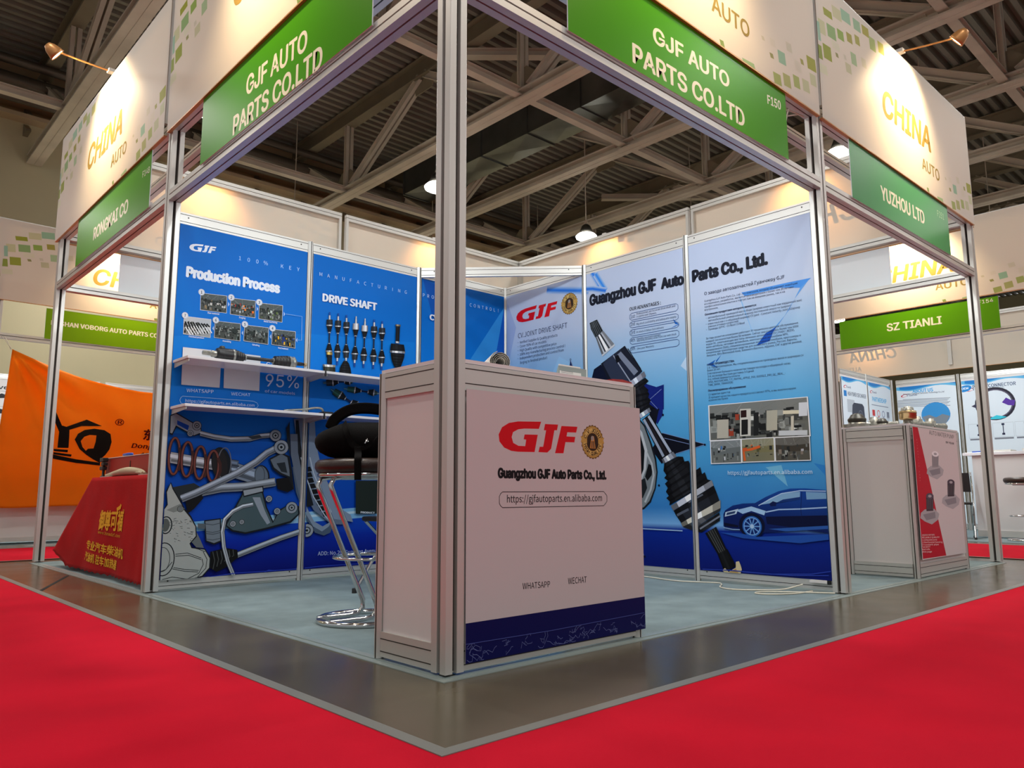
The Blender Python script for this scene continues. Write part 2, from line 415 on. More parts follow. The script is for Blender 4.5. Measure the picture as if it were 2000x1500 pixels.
for q in ((-.03, .0, -.03, 6.05), (.0, 6.05, -.03, .0)): b.box(*q, 0, .003)
b.build('edging_tape', label='clear tape sealing the grey booth carpet edge to the concrete', cat='tape', origin=(0, 0, 0))
b = MB('dark'); b.add([(-.05, 4.62, .001), (-.045, 4.58, .001), (-.449, 3.57, .001), (-.451, 3.63, .001)], [(0, 1, 2, 3)]); b.build('floor_seam', kind='structure')

# roof trusses along y
TX = [1.6 + 3.08*k for k in range(-2, 10)]
NB = [-11.24, -4.92, 1.4, 7.72, 14.05]; NT = [-8.08, -1.76, 4.56, 10.88, 17.0]
def ibeam(b, p0, p1, w, h, up=(0, 0, 1), m=0, t=.03):
    p0, p1 = Vector(p0), Vector(p1); d = p1-p0; u = Vector(up); a = d.cross(u).normalized(); u = a.cross(d).normalized()
    P = [(-w/2, -h/2), (w/2, -h/2), (w/2, -h/2+t), (t/2, -h/2+t), (t/2, h/2-t), (w/2, h/2-t), (w/2, h/2), (-w/2, h/2), (-w/2, h/2-t), (-t/2, h/2-t), (-t/2, -h/2+t), (-w/2, -h/2+t)]
    b.extrude(P, p0, a, u, d, m)
def channel_pair(b, p0, p1, w, h):
    p0, p1 = Vector(p0), Vector(p1); d = p1-p0; a = Vector((1, 0, 0)); u = a.cross(d).normalized()
    for s in (-1, 1):
        o = p0 + a*s*(w*.30); P = [(-w*.2, -h/2), (w*.2, -h/2), (w*.2, -h/2+.015), (-w*.05, -h/2+.015), (-w*.05, h/2-.015), (w*.2, h/2-.015), (w*.2, h/2), (-w*.2, h/2)]
        if s < 0: P = [(-x, y) for x, y in P][::-1]
        b.extrude(P, o, a, u, d)
root = thing('roof_truss', 'grey steel roof truss under the corrugated deck', 'truss', (0, 0, 8))
b = MB('steel'); ibeam(b, (0, -12, 8), (0, 17.1, 8), .30, .20, t=.035); b.box(-.004, .004, -12, 17.1, 7.89, 7.9); b.build('bottom_chord', wp=root)
b = MB('steel_dark'); ibeam(b, (0, -12, 9.96), (0, 17.1, 9.96), .26, .44, t=.03); b.build('top_chord', wp=root)
for i, y in enumerate(NB):
    for t in (NT[i-1] if i else None, NT[i]):
        if t is None: continue
        b = MB('steel'); sg = 1 if t > y else -1
        channel_pair(b, (0, y+sg*.22, 8.12), (0, t-sg*.10, 9.76), .2, .17); b.build('brace', wp=root)
    b = MB('steel'); channel_pair(b, (0, y, 8.1), (0, y, 9.74), .2, .11); b.build('upright', wp=root)
    b = MB('steel_dark'); b.extrude([(-.45, 0), (.5, 0), (.5, .28), (.28, .5), (-.12, .5), (-.45, .22)], (-.012, y, 8.09), (0, 1, 0), (0, 0, 1), (.024, 0, 0)); b.build('gusset_plate', wp=root)
for y in NT[:-1]:
    b = MB('steel_dark'); b.extrude([(-.4, 0), (.4, 0), (.3, -.34), (-.3, -.34)], (-.012, y, 9.75), (0, 1, 0), (0, 0, 1), (.024, 0, 0)); b.build('gusset_plate', wp=root)
place = {-2: 'above the orange flag', -1: 'second from the wall side', 0: 'above the left spotlight', 1: 'over the left run of fascia', 2: 'directly over the corner booth, its chord meeting the first node',
         3: 'beside the air duct', 4: 'running out over the pale banner wall', 5: 'crossing above the right spotlight', 6: 'just past the right spotlight', 7: 'far over the right fascia end', 8: 'next to last on the right', 9: 'farthest on the right'}
for k, x in enumerate(TX):
    lab = 'grey steel roof truss ' + place[k-2]
    if k == 0: root.location.x = x; root['label'] = lab; root['group'] = 'roof trusses'
    else: copy_tree(root, (x, 0, 8), 0, lab, 'roof trusses')
# tie beams across the trusses at their lower nodes
for y, lab in ((1.4, 'grey steel tie beam crossing the trusses above the right spotlight'), (7.72, 'grey steel tie beam crossing the trusses in mid hall above the booth'), (14.05, 'grey steel tie beam crossing the trusses near the back wall')):
    b = MB('steel'); ibeam(b, (-14, y, 8.06), (42, y, 8.06), .16, .16, t=.02); b.build('tie_beam', label=lab, cat='beam', group='tie beams', origin=(14, y, 8.06))
for (p, q), lab in ((((7.67, 9.4, 9.6), (10.6, 6.75, 9.6)), 'flat steel roof brace seen level beside the front post'), (((15.75, 12.6, 9.6), (18.6, 9.9, 9.6)), 'flat steel roof brace above the pale banner wall')):
    b = MB('steel'); ibeam(b, p, q, .2, .16, t=.02); b.build('roof_brace', label=lab, cat='brace', origin=p)
# air duct
d = thing('air_duct', 'big square galvanised air duct hung between two roof trusses', 'duct', (10.1, 8, 8.6))
b = MB('duct')
for i in range(7):
    y0 = 3.2+1.6*i; c = [(9.68, y0), (10.52, y0), (10.52, y0+1.58), (9.68, y0+1.58)]
    b.box(9.68, 10.52, y0, y0+1.58, 8.6, 9.45)
    b.add([(9.68, y0, 8.599), (10.52, y0, 8.599), (10.52, y0+1.58, 8.599), (9.68, y0+1.58, 8.599), (10.1, y0+.79, 8.57)], [(0, 4, 1), (1, 4, 2), (2, 4, 3), (3, 4, 0)])
b.build('duct_body', wp=d)
for i in range(8):
    b = MB('duct'); y0 = 3.19+1.6*i; b.box(9.65, 10.55, y0-.015, y0+.015, 8.57, 9.48); b.build('flange', wp=d)
# back wall girts with their little brackets, and service pipes
for z, lab in ((9.58, 'top brown girt along the upper back wall'), (9.22, 'second brown girt along the upper back wall'), (8.87, 'lowest brown girt along the upper back wall')):
    g = thing('wall_girt', lab, 'girt', (8, 17, z), group='girts on the back wall')
    b = MB('ledge'); b.box(-14, 42, 16.78, 17.3, z-.03, z); b.box(-14, 42, 16.76, 16.80, z-.07, z+.02); b.build('rail', wp=g)
    for i in range(24):
        x = -1.5 + 1.35*i + (.6 if z > 9.3 else .15); b = MB('steel_dark')
        b.extrude([(0, 0), (.45, 0), (.45, .05), (.05, .3), (0, .3)], (x, 17.28, z-.33), (0, -1, 0), (0, 0, 1), (.1, 0, 0)); b.build('bracket', wp=g)
for i, (y, z, r, lab) in enumerate(((15.95, 9.62, .10, 'long dark service pipe nearest the deck by the back wall'), (16.1, 9.25, .16, 'thick dark service pipe along the back wall'), (16.35, 8.98, .08, 'thin dark service pipe lowest along the back wall'))):
    b = MB('pipe'); b.tube([(-14, y, z), (42, y, z)], r, 14); b.build('service_pipe', label=lab, cat='pipe', group='service pipes', origin=(14, y, z))
# high-bay lamps
lamp = thing('high_bay_lamp', 'white glowing high-bay lamp hanging from the roof', 'lamp', (0, 0, LAMP_Z), group='high-bay lamps of the hall')
b = MB('metaldark'); b.lathe([(.05, .16), (.12, .17), (.15, .22), (.10, .34), (.05, .38), (0, .39)], n=20); b.build('housing', lamp)
b = MB('lampglow'); b.lathe([(.0, .0), (.17, .01), (.235, .045), (.25, .09), (.20, .14), (.12, .17), (.02, .175)], n=24); b.build('lamp_dome', lamp)
b = MB('steel'); b.tube([(0, 0, .38), (0, 0, 3.74)], .012, 6); b.torus((0, 0, .42), .05, .01, 14, 6, axis=(1, 0, 0)); b.build('hanger', lamp)
vis = {(11.5, 3.45): 'white high-bay lamp seen in the gap beside the right green sign', (7.1, 9.5): 'white high-bay lamp peeking out behind the tall front post', (11.5, 9.5): 'white high-bay lamp just clearing the fascia above the pale banners'}
first = True
for (x, y) in LAMPS:
    lab = next((v for k, v in vis.items() if abs(k[0]-x) < .1 and abs(k[1]-y) < .1), None)
    if lab is None and not (x > 1 and y > -1): continue
    lab = lab or 'white high-bay lamp hidden above the booths'
    if first: lamp.location = (x, y, LAMP_Z); lamp['label'] = lab; first = False
    else: copy_tree(lamp, (x, y, LAMP_Z), 0, lab)

# ================================================================== island frame
PW = .08
def post(x, y, label, top=3.095, name='frame_post', grp='square frame posts'):
    t = thing(name, label, 'post', (x+PW/2, y+PW/2, 0), group=grp)
    b = MB('alu', 'groove'); P = grooved(PW, PW, 1, 1, .009, .02)
    b.extrude(P, (0, 0, .014), (1, 0, 0), (0, 1, 0), (0, 0, top-.014)); b.build('profile', t, bevel=.0015)
    b = MB('groove')
    for s in (-1, 1):
        b.box(-.0085, .0085, s*.0215-.0005, s*.0215+.0005, .02, top-.01); b.box(s*.0215-.0005, s*.0215+.0005, -.0085, .0085, .02, top-.01)
    b.build('slot', t)
    b = MB('metaldark'); b.lathe([(.034, 0), (.034, .006), (.02, .008), (.012, .016)], n=20); b.build('levelling_foot', t)
    return t
post(0, 0, 'tall square aluminium post at the near corner, in front of the counter')
post(0, 3, 'square aluminium post where the blue banner wall ends')
post(0, 6, 'square aluminium post at the outer end, before the orange flag')
post(3, 0, 'square aluminium post where the pale banner wall ends')
post(6, 0, 'square aluminium post at the outer end, beside the water pump counter')
post(6, 3, 'square aluminium post on the far side behind the pale banner wall')
post(3, 6, 'square aluminium post on the far side behind the blue banner wall')
post(6, 6, 'square aluminium post at the hidden far corner of the island')
def beam(p, q, z, label, h=.07):
    p, q = Vector((*p, z+h/2)), Vector((*q, z+h/2)); d = q-p; a = Vector((-d.y, d.x, 0)).normalized()
    t = thing('cross_beam', label, 'beam', (p+q)/2, group='aluminium cross beams')
    b = MB('alu', 'groove'); b.extrude(grooved(PW, h, 1, 1, .004, .012), p-(p+q)/2, a, (0, 0, 1), d); b.build('profile', t)
    b = MB('groove'); u = d.normalized(); o = p-(p+q)/2
    for s in (-1, 1):
        c = o + a*s*.0275; b.extrude([(-.0005, -.0038), (.0005, -.0038), (.0005, .0038), (-.0005, .0038)], c, a, (0, 0, 1), d)
        c = o + Vector((0, 0, s*.0225)); b.extrude([(-.0038, -.0005), (.0038, -.0005), (.0038, .0005), (-.0038, .0005)], c, a, (0, 0, 1), d)
    b.build('slot', t)
h = PW/2; e = PW
SEG = [((h, e), (h, 3), 'left front of the corner booth'), ((h, 3+e), (h, 6), 'front of the red cloth booth'), ((e, h), (3, h), 'right front of the corner booth'), ((3+e, h), (6, h), 'front of the water pump booth'),
       ((e, 6+h), (3, 6+h), 'far side of the red cloth booth'), ((3+e, 6+h), (6, 6+h), 'hidden far left side of the island'), ((6+h, e), (6+h, 3), 'far side of the water pump booth'), ((6+h, 3+e), (6+h, 6), 'hidden far right side of the island')]
for p, q, s in SEG:
    beam(p, q, 2.535, 'lower aluminium cross beam at the ' + s)
    beam(p, q, 3.03, 'upper aluminium cross beam at the ' + s)
# fluorescent fittings behind the fascia light the booths
def tube_fitting(p, q, inward, label, power=30, light=True):
    p, q = Vector(p), Vector(q); m = (p+q)/2; d = (q-p).normalized(); n_ = Vector(inward)
    t = thing('fluorescent_fitting', label, 'light fitting', m, group='fluorescent fittings behind the fascia')
    b = MB('white'); b.extrude([(-.02, -.03), (.0, -.03), (.0, .03), (-.02, .03)], p-m, n_, (0, 0, 1), q-p); b.build('body', t)
    b = MB('white')
    for s in (-1, 1): b.extrude([(-.001, -.015), (.05, -.015), (.05, .015), (-.001, .015)], s*(q-m-d*.03), n_, (0, 0, 1), d*.02)
    b.build('lamp_holder', t)
    b = MB('tube'); b.tube([p-m+d*.06+n_*.03, q-m-d*.06+n_*.03], .013, 10); b.build('tube', t)
    for s in (-1, 1):
        b = MB('alu'); b.extrude([(-.085, -.2135), (-.065, -.2135), (-.021, -.02), (-.021, .02), (-.030, .02), (-.085, -.20)], s*d*.5, n_, (0, 0, 1), d*.03); b.build('bracket', t)
    if light:
        l = bpy.data.lights.new('tube_light', 'AREA'); l.shape = 'RECTANGLE'; l.size = (q-p).length-.15; l.size_y = .05; l.energy = power; l.color = (.90, .97, 1.0)
        o = link(bpy.data.objects.new('tube_light', l)); o.location = m + n_*.05; aim = (n_*1.0 + Vector((0, 0, -1.1))).normalized()
        z = -aim; x = d; y = z.cross(x); o.matrix_world = Matrix(((x.x, y.x, z.x, o.location.x), (x.y, y.y, z.y, o.location.y), (x.z, y.z, z.z, o.location.z), (0, 0, 0, 1)))
tube_fitting((.13, 1.0, 2.82), (.13, 2.25, 2.82), (1, 0, 0), 'fluorescent fitting behind the left sign of the corner booth', 26)
tube_fitting((1.05, .13, 2.82), (2.3, .13, 2.82), (0, 1, 0), 'fluorescent fitting behind the right sign of the corner booth', 26)
tube_fitting((.13, 3.9, 2.82), (.13, 5.1, 2.82), (1, 0, 0), 'fluorescent fitting behind the sign over the red cloth booth', 22)
tube_fitting((4.0, .13, 2.82), (5.2, .13, 2.82), (0, 1, 0), 'fluorescent fitting behind the sign over the water pump booth', 26)
for p, q, s in (((.29, 3.1), (.29, 5.9), 'over the red cloth booth'), ((3.1, .29), (5.9, .29), 'over the water pump booth'), ((.29, .1), (.29, 3.0), 'inside the left fascia of the corner booth'), ((.1, .29), (3.0, .29), 'inside the right fascia of the corner booth')):
    beam(p, q, 3.045, 'slim inner aluminium rail ' + s, .045)

# ---- printed fascia panels (3 m long, sheet z 3.02 to 4.05)
GOLD = (150, 126, 62)
SQ = [(.12, .25, 3.85, 3.81, (150, 160, 40)), (.26, .40, 3.93, 3.86, (206, 206, 160)), (.40, .55, 3.97, 3.90, (150, 196, 160)), (.60, .72, 3.985, 3.915, (150, 190, 150)), (.75, .87, 4.0, 3.94, (170, 165, 60)),
      (.16, .29, 3.75, 3.67, (140, 180, 110)), (.32, .42, 3.78, 3.72, (140, 175, 70)), (.47, .56, 3.82, 3.76, (165, 160, 62)), (.61, .69, 3.86, 3.80, (170, 170, 75)), (.03, .13, 3.73, 3.64, (205, 208, 160)), (.01, .05, 3.70, 3.57, (150, 196, 170)),
      (.87, .98, 3.96, 3.87, (170, 190, 110)), (1.03, 1.14, 3.99, 3.91, (186, 186, 80)), (.0, .06, 3.53, 3.44, (140, 160, 60)), (.08, .20, 3.57, 3.48, (150, 165, 50)), (.27, .31, 3.58, 3.555, (150, 150, 90)), (.40, .44, 3.62, 3.59, (210, 206, 185)),
      (.42, .51, 3.57, 3.51, (205, 205, 165)), (.52, .61, 3.69, 3.61, (170, 200, 150)), (.0, .12, 3.40, 3.35, (220, 222, 190)), (.22, .34, 3.65, 3.61, (222, 222, 196)),
      (2.39, 2.43, 3.20, 3.175, (150, 150, 80)), (2.49, 2.58, 3.26, 3.19, (150, 195, 160)), (2.78, 2.82, 3.32, 3.29, (165, 165, 80)), (2.87, 2.99, 3.38, 3.305, (160, 165, 50)), (2.42, 2.51, 3.09, 3.03, (160, 175, 90)), (2.54, 2.63, 3.13, 3.06, (175, 180, 105)),
      (2.67, 2.75, 3.17, 3.10, (170, 185, 100)), (2.79, 2.88, 3.19, 3.12, (200, 205, 160)), (2.60, 2.67, 3.36, 3.31, (215, 210, 185)), (2.40, 2.46, 3.30, 3.26, (220, 214, 196)), (1.84, 1.88, 3.05, 3.02, (120, 150, 70)), (2.07, 2.20, 3.035, 3.02, (150, 190, 130)),
      (2.70, 2.78, 3.28, 3.22, (222, 216, 196)), (2.90, 2.98, 3.27, 3.2, (205, 210, 165)), (2.30, 2.33, 3.27, 3.25, (205, 200, 170)), (.70, .78, 3.72, 3.66, (214, 210, 180))]
def fascia(O, S, label, dx=0):
    a = Art(O, S); t = thing('fascia_panel', label, 'fascia', Vector(O)+Vector(S)*1.5+Vector((0, 0, 3.02)), group='printed fascia panels')
    for x0, x1, zt, zb, c in SQ:
        k = .10*(x1-x0); a.poly([(x0+dx, zb-k), (x1+dx, zb), (x1+dx-.012, zt+k), (x0+dx-.012, zt)], mixc(c, (232, 226, 212), .12))
    a2 = Art(Vector(O)+a.N*.0012, S); a2.text('CHINA', (1.02+dx, 3.40), (1.99+dx, 3.40), (1.02+dx, 3.61), GOLD, .03, shear=.2, font='sans')
    a2.text('AUTO', (1.765+dx, 3.19), (2.15+dx, 3.19), (1.765+dx, 3.285), (150, 132, 74), .02, font='sans')
    a2.build('lettering', 'printmatte', t, clip=(0, 3.0, 3.02, 4.05))
    a.build('printed_sheet', 'fascia', t, clip=(0, 3.0, 3.02, 4.05), bg=(224, 218, 205), back=0)
    b = MB('alu', 'groove'); Sv, N, O = Vector(S), a.N, Vector(O)
    def bar(s0, s1, z0, z1, d0=-.05, d1=-.004):
        p = O + Sv*s0 + N*d0 + Vector((0, 0, z0)); b.extrude([(0, 0), (s1-s0, 0), (s1-s0, z1-z0), (0, z1-z0)], p, Sv, (0, 0, 1), N*(d1-d0))
    for z0, z1 in ((3.985, 4.02), (4.026, 4.062)): bar(0, 3, z0, z1)
    for s0, s1 in ((0, .035), (2.965, 3.0)): bar(s0, s1, 3.105, 3.985)
    b.build('frame', wp=t)
    b = MB('spotshade'); b.extrude([(0, 3.012), (3, 3.012), (3, 3.019), (0, 3.019)], O, Sv, (0, 0, 1), N*(-.022)); b.build('bottom_edge', wp=t)
    return t
FO = .025
fascia((-FO, 3+e/2, 0), (0, -1, 0), 'white printed fascia over the left opening of the corner booth, bottom of the C showing')
fascia((-FO, 6+e+FO, 0), (0, -1, 0), 'white printed fascia lit by the left spotlight, over the red cloth booth')
fascia((0, -FO, 0), (1, 0, 0), 'white printed fascia over the right opening of the corner booth, AUTO cut by frame')
fascia((3+e/2, -FO, 0), (1, 0, 0), 'white printed fascia lit by the right spotlight, over the water pump booth')
fascia((3+e/2, 6+e+FO, 0), (-1, 0, 0), 'back of the white fascia seen over the blue banner wall, above the first banner')
fascia((6+e+FO, 6+e+FO, 0), (-1, 0, 0), 'back of the white fascia seen over the blue banner wall, nearest the inner corner')
fascia((6+e+FO, 0, 0), (0, 1, 0), 'back of the white fascia seen over the pale banner wall, nearest the square post')
fascia((6+e+FO, 3+e/2, 0), (0, 1, 0), 'back of the white fascia seen over the pale banner wall, nearest the inner corner')

# ---- arm spotlights on the fascia
def spot(base, outdir, label, power=38, light=True, rise=-.03):
    base, out = Vector(base), Vector(outdir); t = thing('arm_spotlight', label, 'spotlight', base, group='halogen arm spotlights')
    tip = out*.40 + Vector((0, 0, rise))
    b = MB('alu'); b.box(-.03, .03, -.03, .03, .024, .05); b.build('clamp', t)
    b = MB('spotshade'); b.tube([(0, 0, .035), tip*.5+Vector((0, 0, .015)), tip], .0075, 8); b.build('arm', t)
    aim = (-out*.60 + Vector((0, 0, -.46))).normalized(); hd = tip + out*.035
    b = MB('spotshade'); b.lathe([(.0, -.055), (.025, -.05), (.045, -.02), (.058, .03), (.060, .05), (.056, .05), (.05, .03)], hd, aim, 20); b.build('lamp_shade', t)
    b = MB('spotglow'); b.lathe([(.0, .047), (.053, .044), (.053, .040)], hd, aim, 20); b.build('bulb', t)
    if light:
        l = bpy.data.lights.new('halogen_light', 'SPOT'); l.energy = power*4; l.color = (1, .72, .42); l.spot_size = 2.1; l.spot_blend = .7; l.shadow_soft_size = .05
        o = link(bpy.data.objects.new('halogen_light', l)); o.location = base + hd + aim*.07; o.rotation_euler = aim.to_track_quat('-Z', 'Y').to_euler()
spot((-.03, 4.5, 4.04), (-1, 0, 0), 'warm arm spotlight over the red cloth booth fascia', rise=.05)
spot((4.5, -.03, 4.04), (0, -1, 0), 'warm arm spotlight over the water pump booth fascia')
spot((-.03, 1.5, 4.04), (-1, 0, 0), 'warm arm spotlight above the frame edge on the left fascia')
spot((1.5, -.03, 4.04), (0, -1, 0), 'warm arm spotlight above the frame edge on the right fascia')
spot((4.5, 6.11, 4.04), (0, 1, 0), 'arm spotlight glowing through the back fascia nearest the inner corner on the left')
spot((1.4, 6.11, 4.04), (0, 1, 0), 'arm spotlight glowing through the back fascia above the first blue banner')
spot((6.11, 4.4, 4.04), (1, 0, 0), 'arm spotlight glowing through the back fascia nearest the inner corner on the right')
spot((6.11, 1.6, 4.04), (1, 0, 0), 'arm spotlight glowing through the back fascia above the pale banner by the post')

# ---- green company signs between the beams
GREEN, GREEN2 = (66, 148, 0), (72, 148, 0)
def sign(O, S, s0, s1, lines, label, col=GREEN, z0=2.588, z1=3.010):
    a = Art(O, S); a.font = 'sans'
    for f in lines: f(a)
    return a.build('company_sign', 'signboard', clip=(s0, s1, z0, z1), bg=col, back=.006, edge=(222, 228, 232), label=label, cat='sign', group='green company signs')
WT = (232, 232, 214)
so = -.012
sign((so, 6, 0), (0, -1, 0), 6-2.44, 6-.528, [lambda a: a.text('GJF AUTO', (481, 186), (598.5, 96), (479.5, 154), WT, .03, k='P'), lambda a: a.text('PARTS CO.LTD', (455, 264), (628, 129.5), (456, 229), WT, .03, k='P')], 'green company sign with two text lines, on the left opening of the corner booth')
sign((so, 6, 0), (0, -1, 0), 6-5.30, 6-3.37, [lambda a: a.text('RONGKAI CO', (182, 469), (249, 413), (184, 446), WT, .035, k='P'), lambda a: a.text('F148', (278, 347), (292, 336.5), (278, 336), WT, .01, k='P')], 'green company sign above the red cloth table booth', GREEN2)
sign((0, so, 0), (1, 0, 0), .633, 2.57, [lambda a: a.text('GJF AUTO', (1277, 82), (1424, 171.5), (1277, 52), WT, .03, k='P'), lambda a: a.text('PARTS CO.LTD', (1237, 121), (1454, 248), (1237, 85), WT, .03, k='P'), lambda a: a.text('F150', (1499.5, 202), (1525, 214.5), (1499.5, 186), WT, .03, k='P')], 'green company sign with two text lines, on the right opening of the corner booth')
sign((0, so, 0), (1, 0, 0), 3.45, 5.36, [lambda a: a.text('YUZHOU LTD', (1722, 388.5), (1806, 437.5), (1719, 362), WT, .035, k='P'), lambda a: a.text('F151', (1831, 422), (1844, 430), (1831, 411), (170, 214, 160), .0, k='P')], 'green company sign above the water pump counter booth', (70, 152, 92))
for O, S, s0, s1, l in (((0, 6.092, 0), (-1, 0, 0), -2.7, -.557, 'white back of a company sign over the orange flag'), ((6.092, 0, 0), (0, 1, 0), .75, 2.75, 'white back of a company sign over the ABOUT US poster aisle')):
    sign(O, S, s0, s1, [], l)
b = MB('rope')
for P in (((2.60, .05, 2.93), (2.72, .05, 2.985), (2.82, .05, 3.0), (2.93, .05, 3.012)), ((2.60, .055, 2.90), (2.74, .055, 2.955), (2.86, .055, 3.005)), ((2.72, .045, 2.985), (2.69, .045, 2.93), (2.66, .045, 2.86), (2.65, .045, 2.80))):
    q = [Vector(p) for p in P]; b.tube(q, .005, 6)
b.build('lamp_cable', label='white lamp cable looped under the upper beam beside the right square post', cat='cable', origin=(2.7, .05, 2.95))
# ================================================================== partition walls of the corner booth
def oct_profile(r): return [(r*math.cos(PI/8+k*PI/4), r*math.sin(PI/8+k*PI/4)) for k in range(8)]
def oct_post(b, x, y, z0, z1, r=.022, m=0, slot=1):
    b.extrude(oct_profile(r), (x, y, z0), (1, 0, 0), (0, 1, 0), (0, 0, z1-z0), m)
    if slot is not None:
        for k in range(4):
            a = k*PI/2+PI/4*0; c, s = math.cos(a), math.sin(a); q = r*math.cos(PI/8)+.0004
            u = Vector((-s, c, 0)); n_ = Vector((c, s, 0)); o = Vector((x, y, z0))+n_*q
            b.extrude([(-.003, -.0004), (.003, -.0004), (.003, .0004), (-.003, .0004)], o, u, n_, (0, 0, z1-z0), slot)
def panel_post(x, y, label, z1=2.485, grp='slim wall posts'):
    t = thing('panel_post', label, 'post', (x, y, 0), group=grp)
    b = MB('alu', 'groove'); oct_post(b, 0, 0, .004, z1); b.build('profile', t)
    b = MB('metaldark'); b.lathe([(.03, 0), (.03, .003), (.012, .006)], n=16); b.build('levelling_foot', t)
    return t
def rail(b, p, q, z0, z1, th=.026, lines=(.16, .8)):
    # aluminium rail with thin dark slots on both faces
    p, q = Vector((*p, 0)), Vector((*q, 0)); d = q-p; a = Vector((-d.y, d.x, 0)).normalized()
    b.extrude([(-th/2, z0), (th/2, z0), (th/2, z1), (-th/2, z1)], p, a, (0, 0, 1), d, 0)
    for f in lines:
        z = z0+(z1-z0)*f
        for s in (-1, 1):
            c = p + a*s*(th/2+.0003)
            b.extrude([(-.0005, z-.0017), (.0005, z-.0017), (.0005, z+.0017), (-.0005, z+.0017)], c, a, (0, 0, 1), d, 1)
def partition(p, q, label, bolts=True):
    p, q = Vector(p), Vector(q); mid = (p+q)/2
    t = thing('partition_panel', label, 'partition', (mid.x, mid.y, 0), group='white partition panels')
    b = MB('white'); d = (q-p); a = Vector((-d.y, d.x)).normalized()
    b.extrude([(-.003, .08), (.003, .08), (.003, 2.405), (-.003, 2.405)], (p.x, p.y, 0), (a.x, a.y, 0), (0, 0, 1), (d.x, d.y, 0)); b.build('infill', wp=t)
    for nm, z0, z1 in (('top_rail', 2.400, 2.480), ('bottom_rail', .022, .092)):
        b = MB('alu', 'groove', 'metaldark'); rail(b, p, q, z0, z1, lines=(.2, .82) if nm == 'top_rail' else (.28,))
        if bolts:
            for f in (.06, .94):
                c = p+d*f; b.lathe([(.005, -.0145), (.005, .0145)], (c.x, c.y, z0+.048), (a.x, a.y, 0), 10, 2)
        b.build(nm, wp=t)
    return t
for i, (x0, x1, l) in enumerate(((.082, 1.018, 'carrying the first blue banner beside the square post'), (1.062, 2.018, 'carrying the second blue banner with shafts'), (2.062, 3.018, 'carrying the blue banner of the inner corner'))):
    partition((x0, 3.026), (x1, 3.026), 'white partition panel ' + l)
for i, (y0, y1, l) in enumerate(((.082, 1.018, 'carrying the pale banner with the car'), (1.062, 2.018, 'carrying the pale banner with the big shaft'), (2.062, 3.0, 'carrying the pale banner of the inner corner'))):
    partition((3.026, y0), (3.026, y1), 'white partition panel ' + l)
panel_post(1.04, 3.02, 'slim bright post between the first and second blue banners')
panel_post(2.04, 3.02, 'slim bright post between the second and third blue banners')
panel_post(3.02, 3.02, 'slim bright post in the inner corner of the booth')
panel_post(3.02, 2.04, 'slim bright post beside the inner corner pale banner')
panel_post(3.02, 1.04, 'slim bright post crossing the big printed drive shaft')
t = thing('corner_rail', 'aluminium rail spanning diagonally across the inner corner at wall top', 'rail', (2.53, 2.53, 2.4))
b = MB('alu', 'groove', 'metaldark'); rail(b, (2.057, 3.003), (3.003, 2.057), 2.40, 2.48, lines=(.22, .72))
for f in (.08, .92): b.lathe([(.005, -.0145), (.005, .0145)], (2.057+.946*f, 3.003-.946*f, 2.448), (-1, -1, 0), 10, 2)
b.build('profile', wp=t)
# ---- shelves on the blue wall
def shelf(x0, x1, z, label, clip):
    t = thing('wall_shelf', label, 'shelf', ((x0+x1)/2, 2.85, z), group='white shelves on the blue wall')
    b = MB('lam'); b.box(x0, x1, 2.735, 2.994, z, z+.018); b.build('board', wp=t, bevel=.002)
    for x in (x0+.012, x1-.012):
        b = MB('alu'); b.extrude([(2.994, z-.032), (2.994, z-.001), (2.745, z-.001), (2.745, z-.016)], (x-.002, 0, 0), (0, 1, 0), (0, 0, 1), (.004, 0, 0)); b.build('bracket', wp=t)
    if clip:
        b = MB('black'); b.box(x1-.009, x1-.001, 2.727, 2.736, z-.022, z+.021); b.build('end_clip', wp=t)
shelf(.085, 1.045, 1.452, 'upper white wall shelf with the black drive shaft lying on it', True)
shelf(1.049, 2.02, 1.452, 'upper white wall shelf running behind the counter corner', False)
shelf(.085, 1.045, 1.150, 'lower white wall shelf above the printed coil spring', True)
shelf(1.049, 2.02, 1.150, 'lower white wall shelf behind the black bag', False)
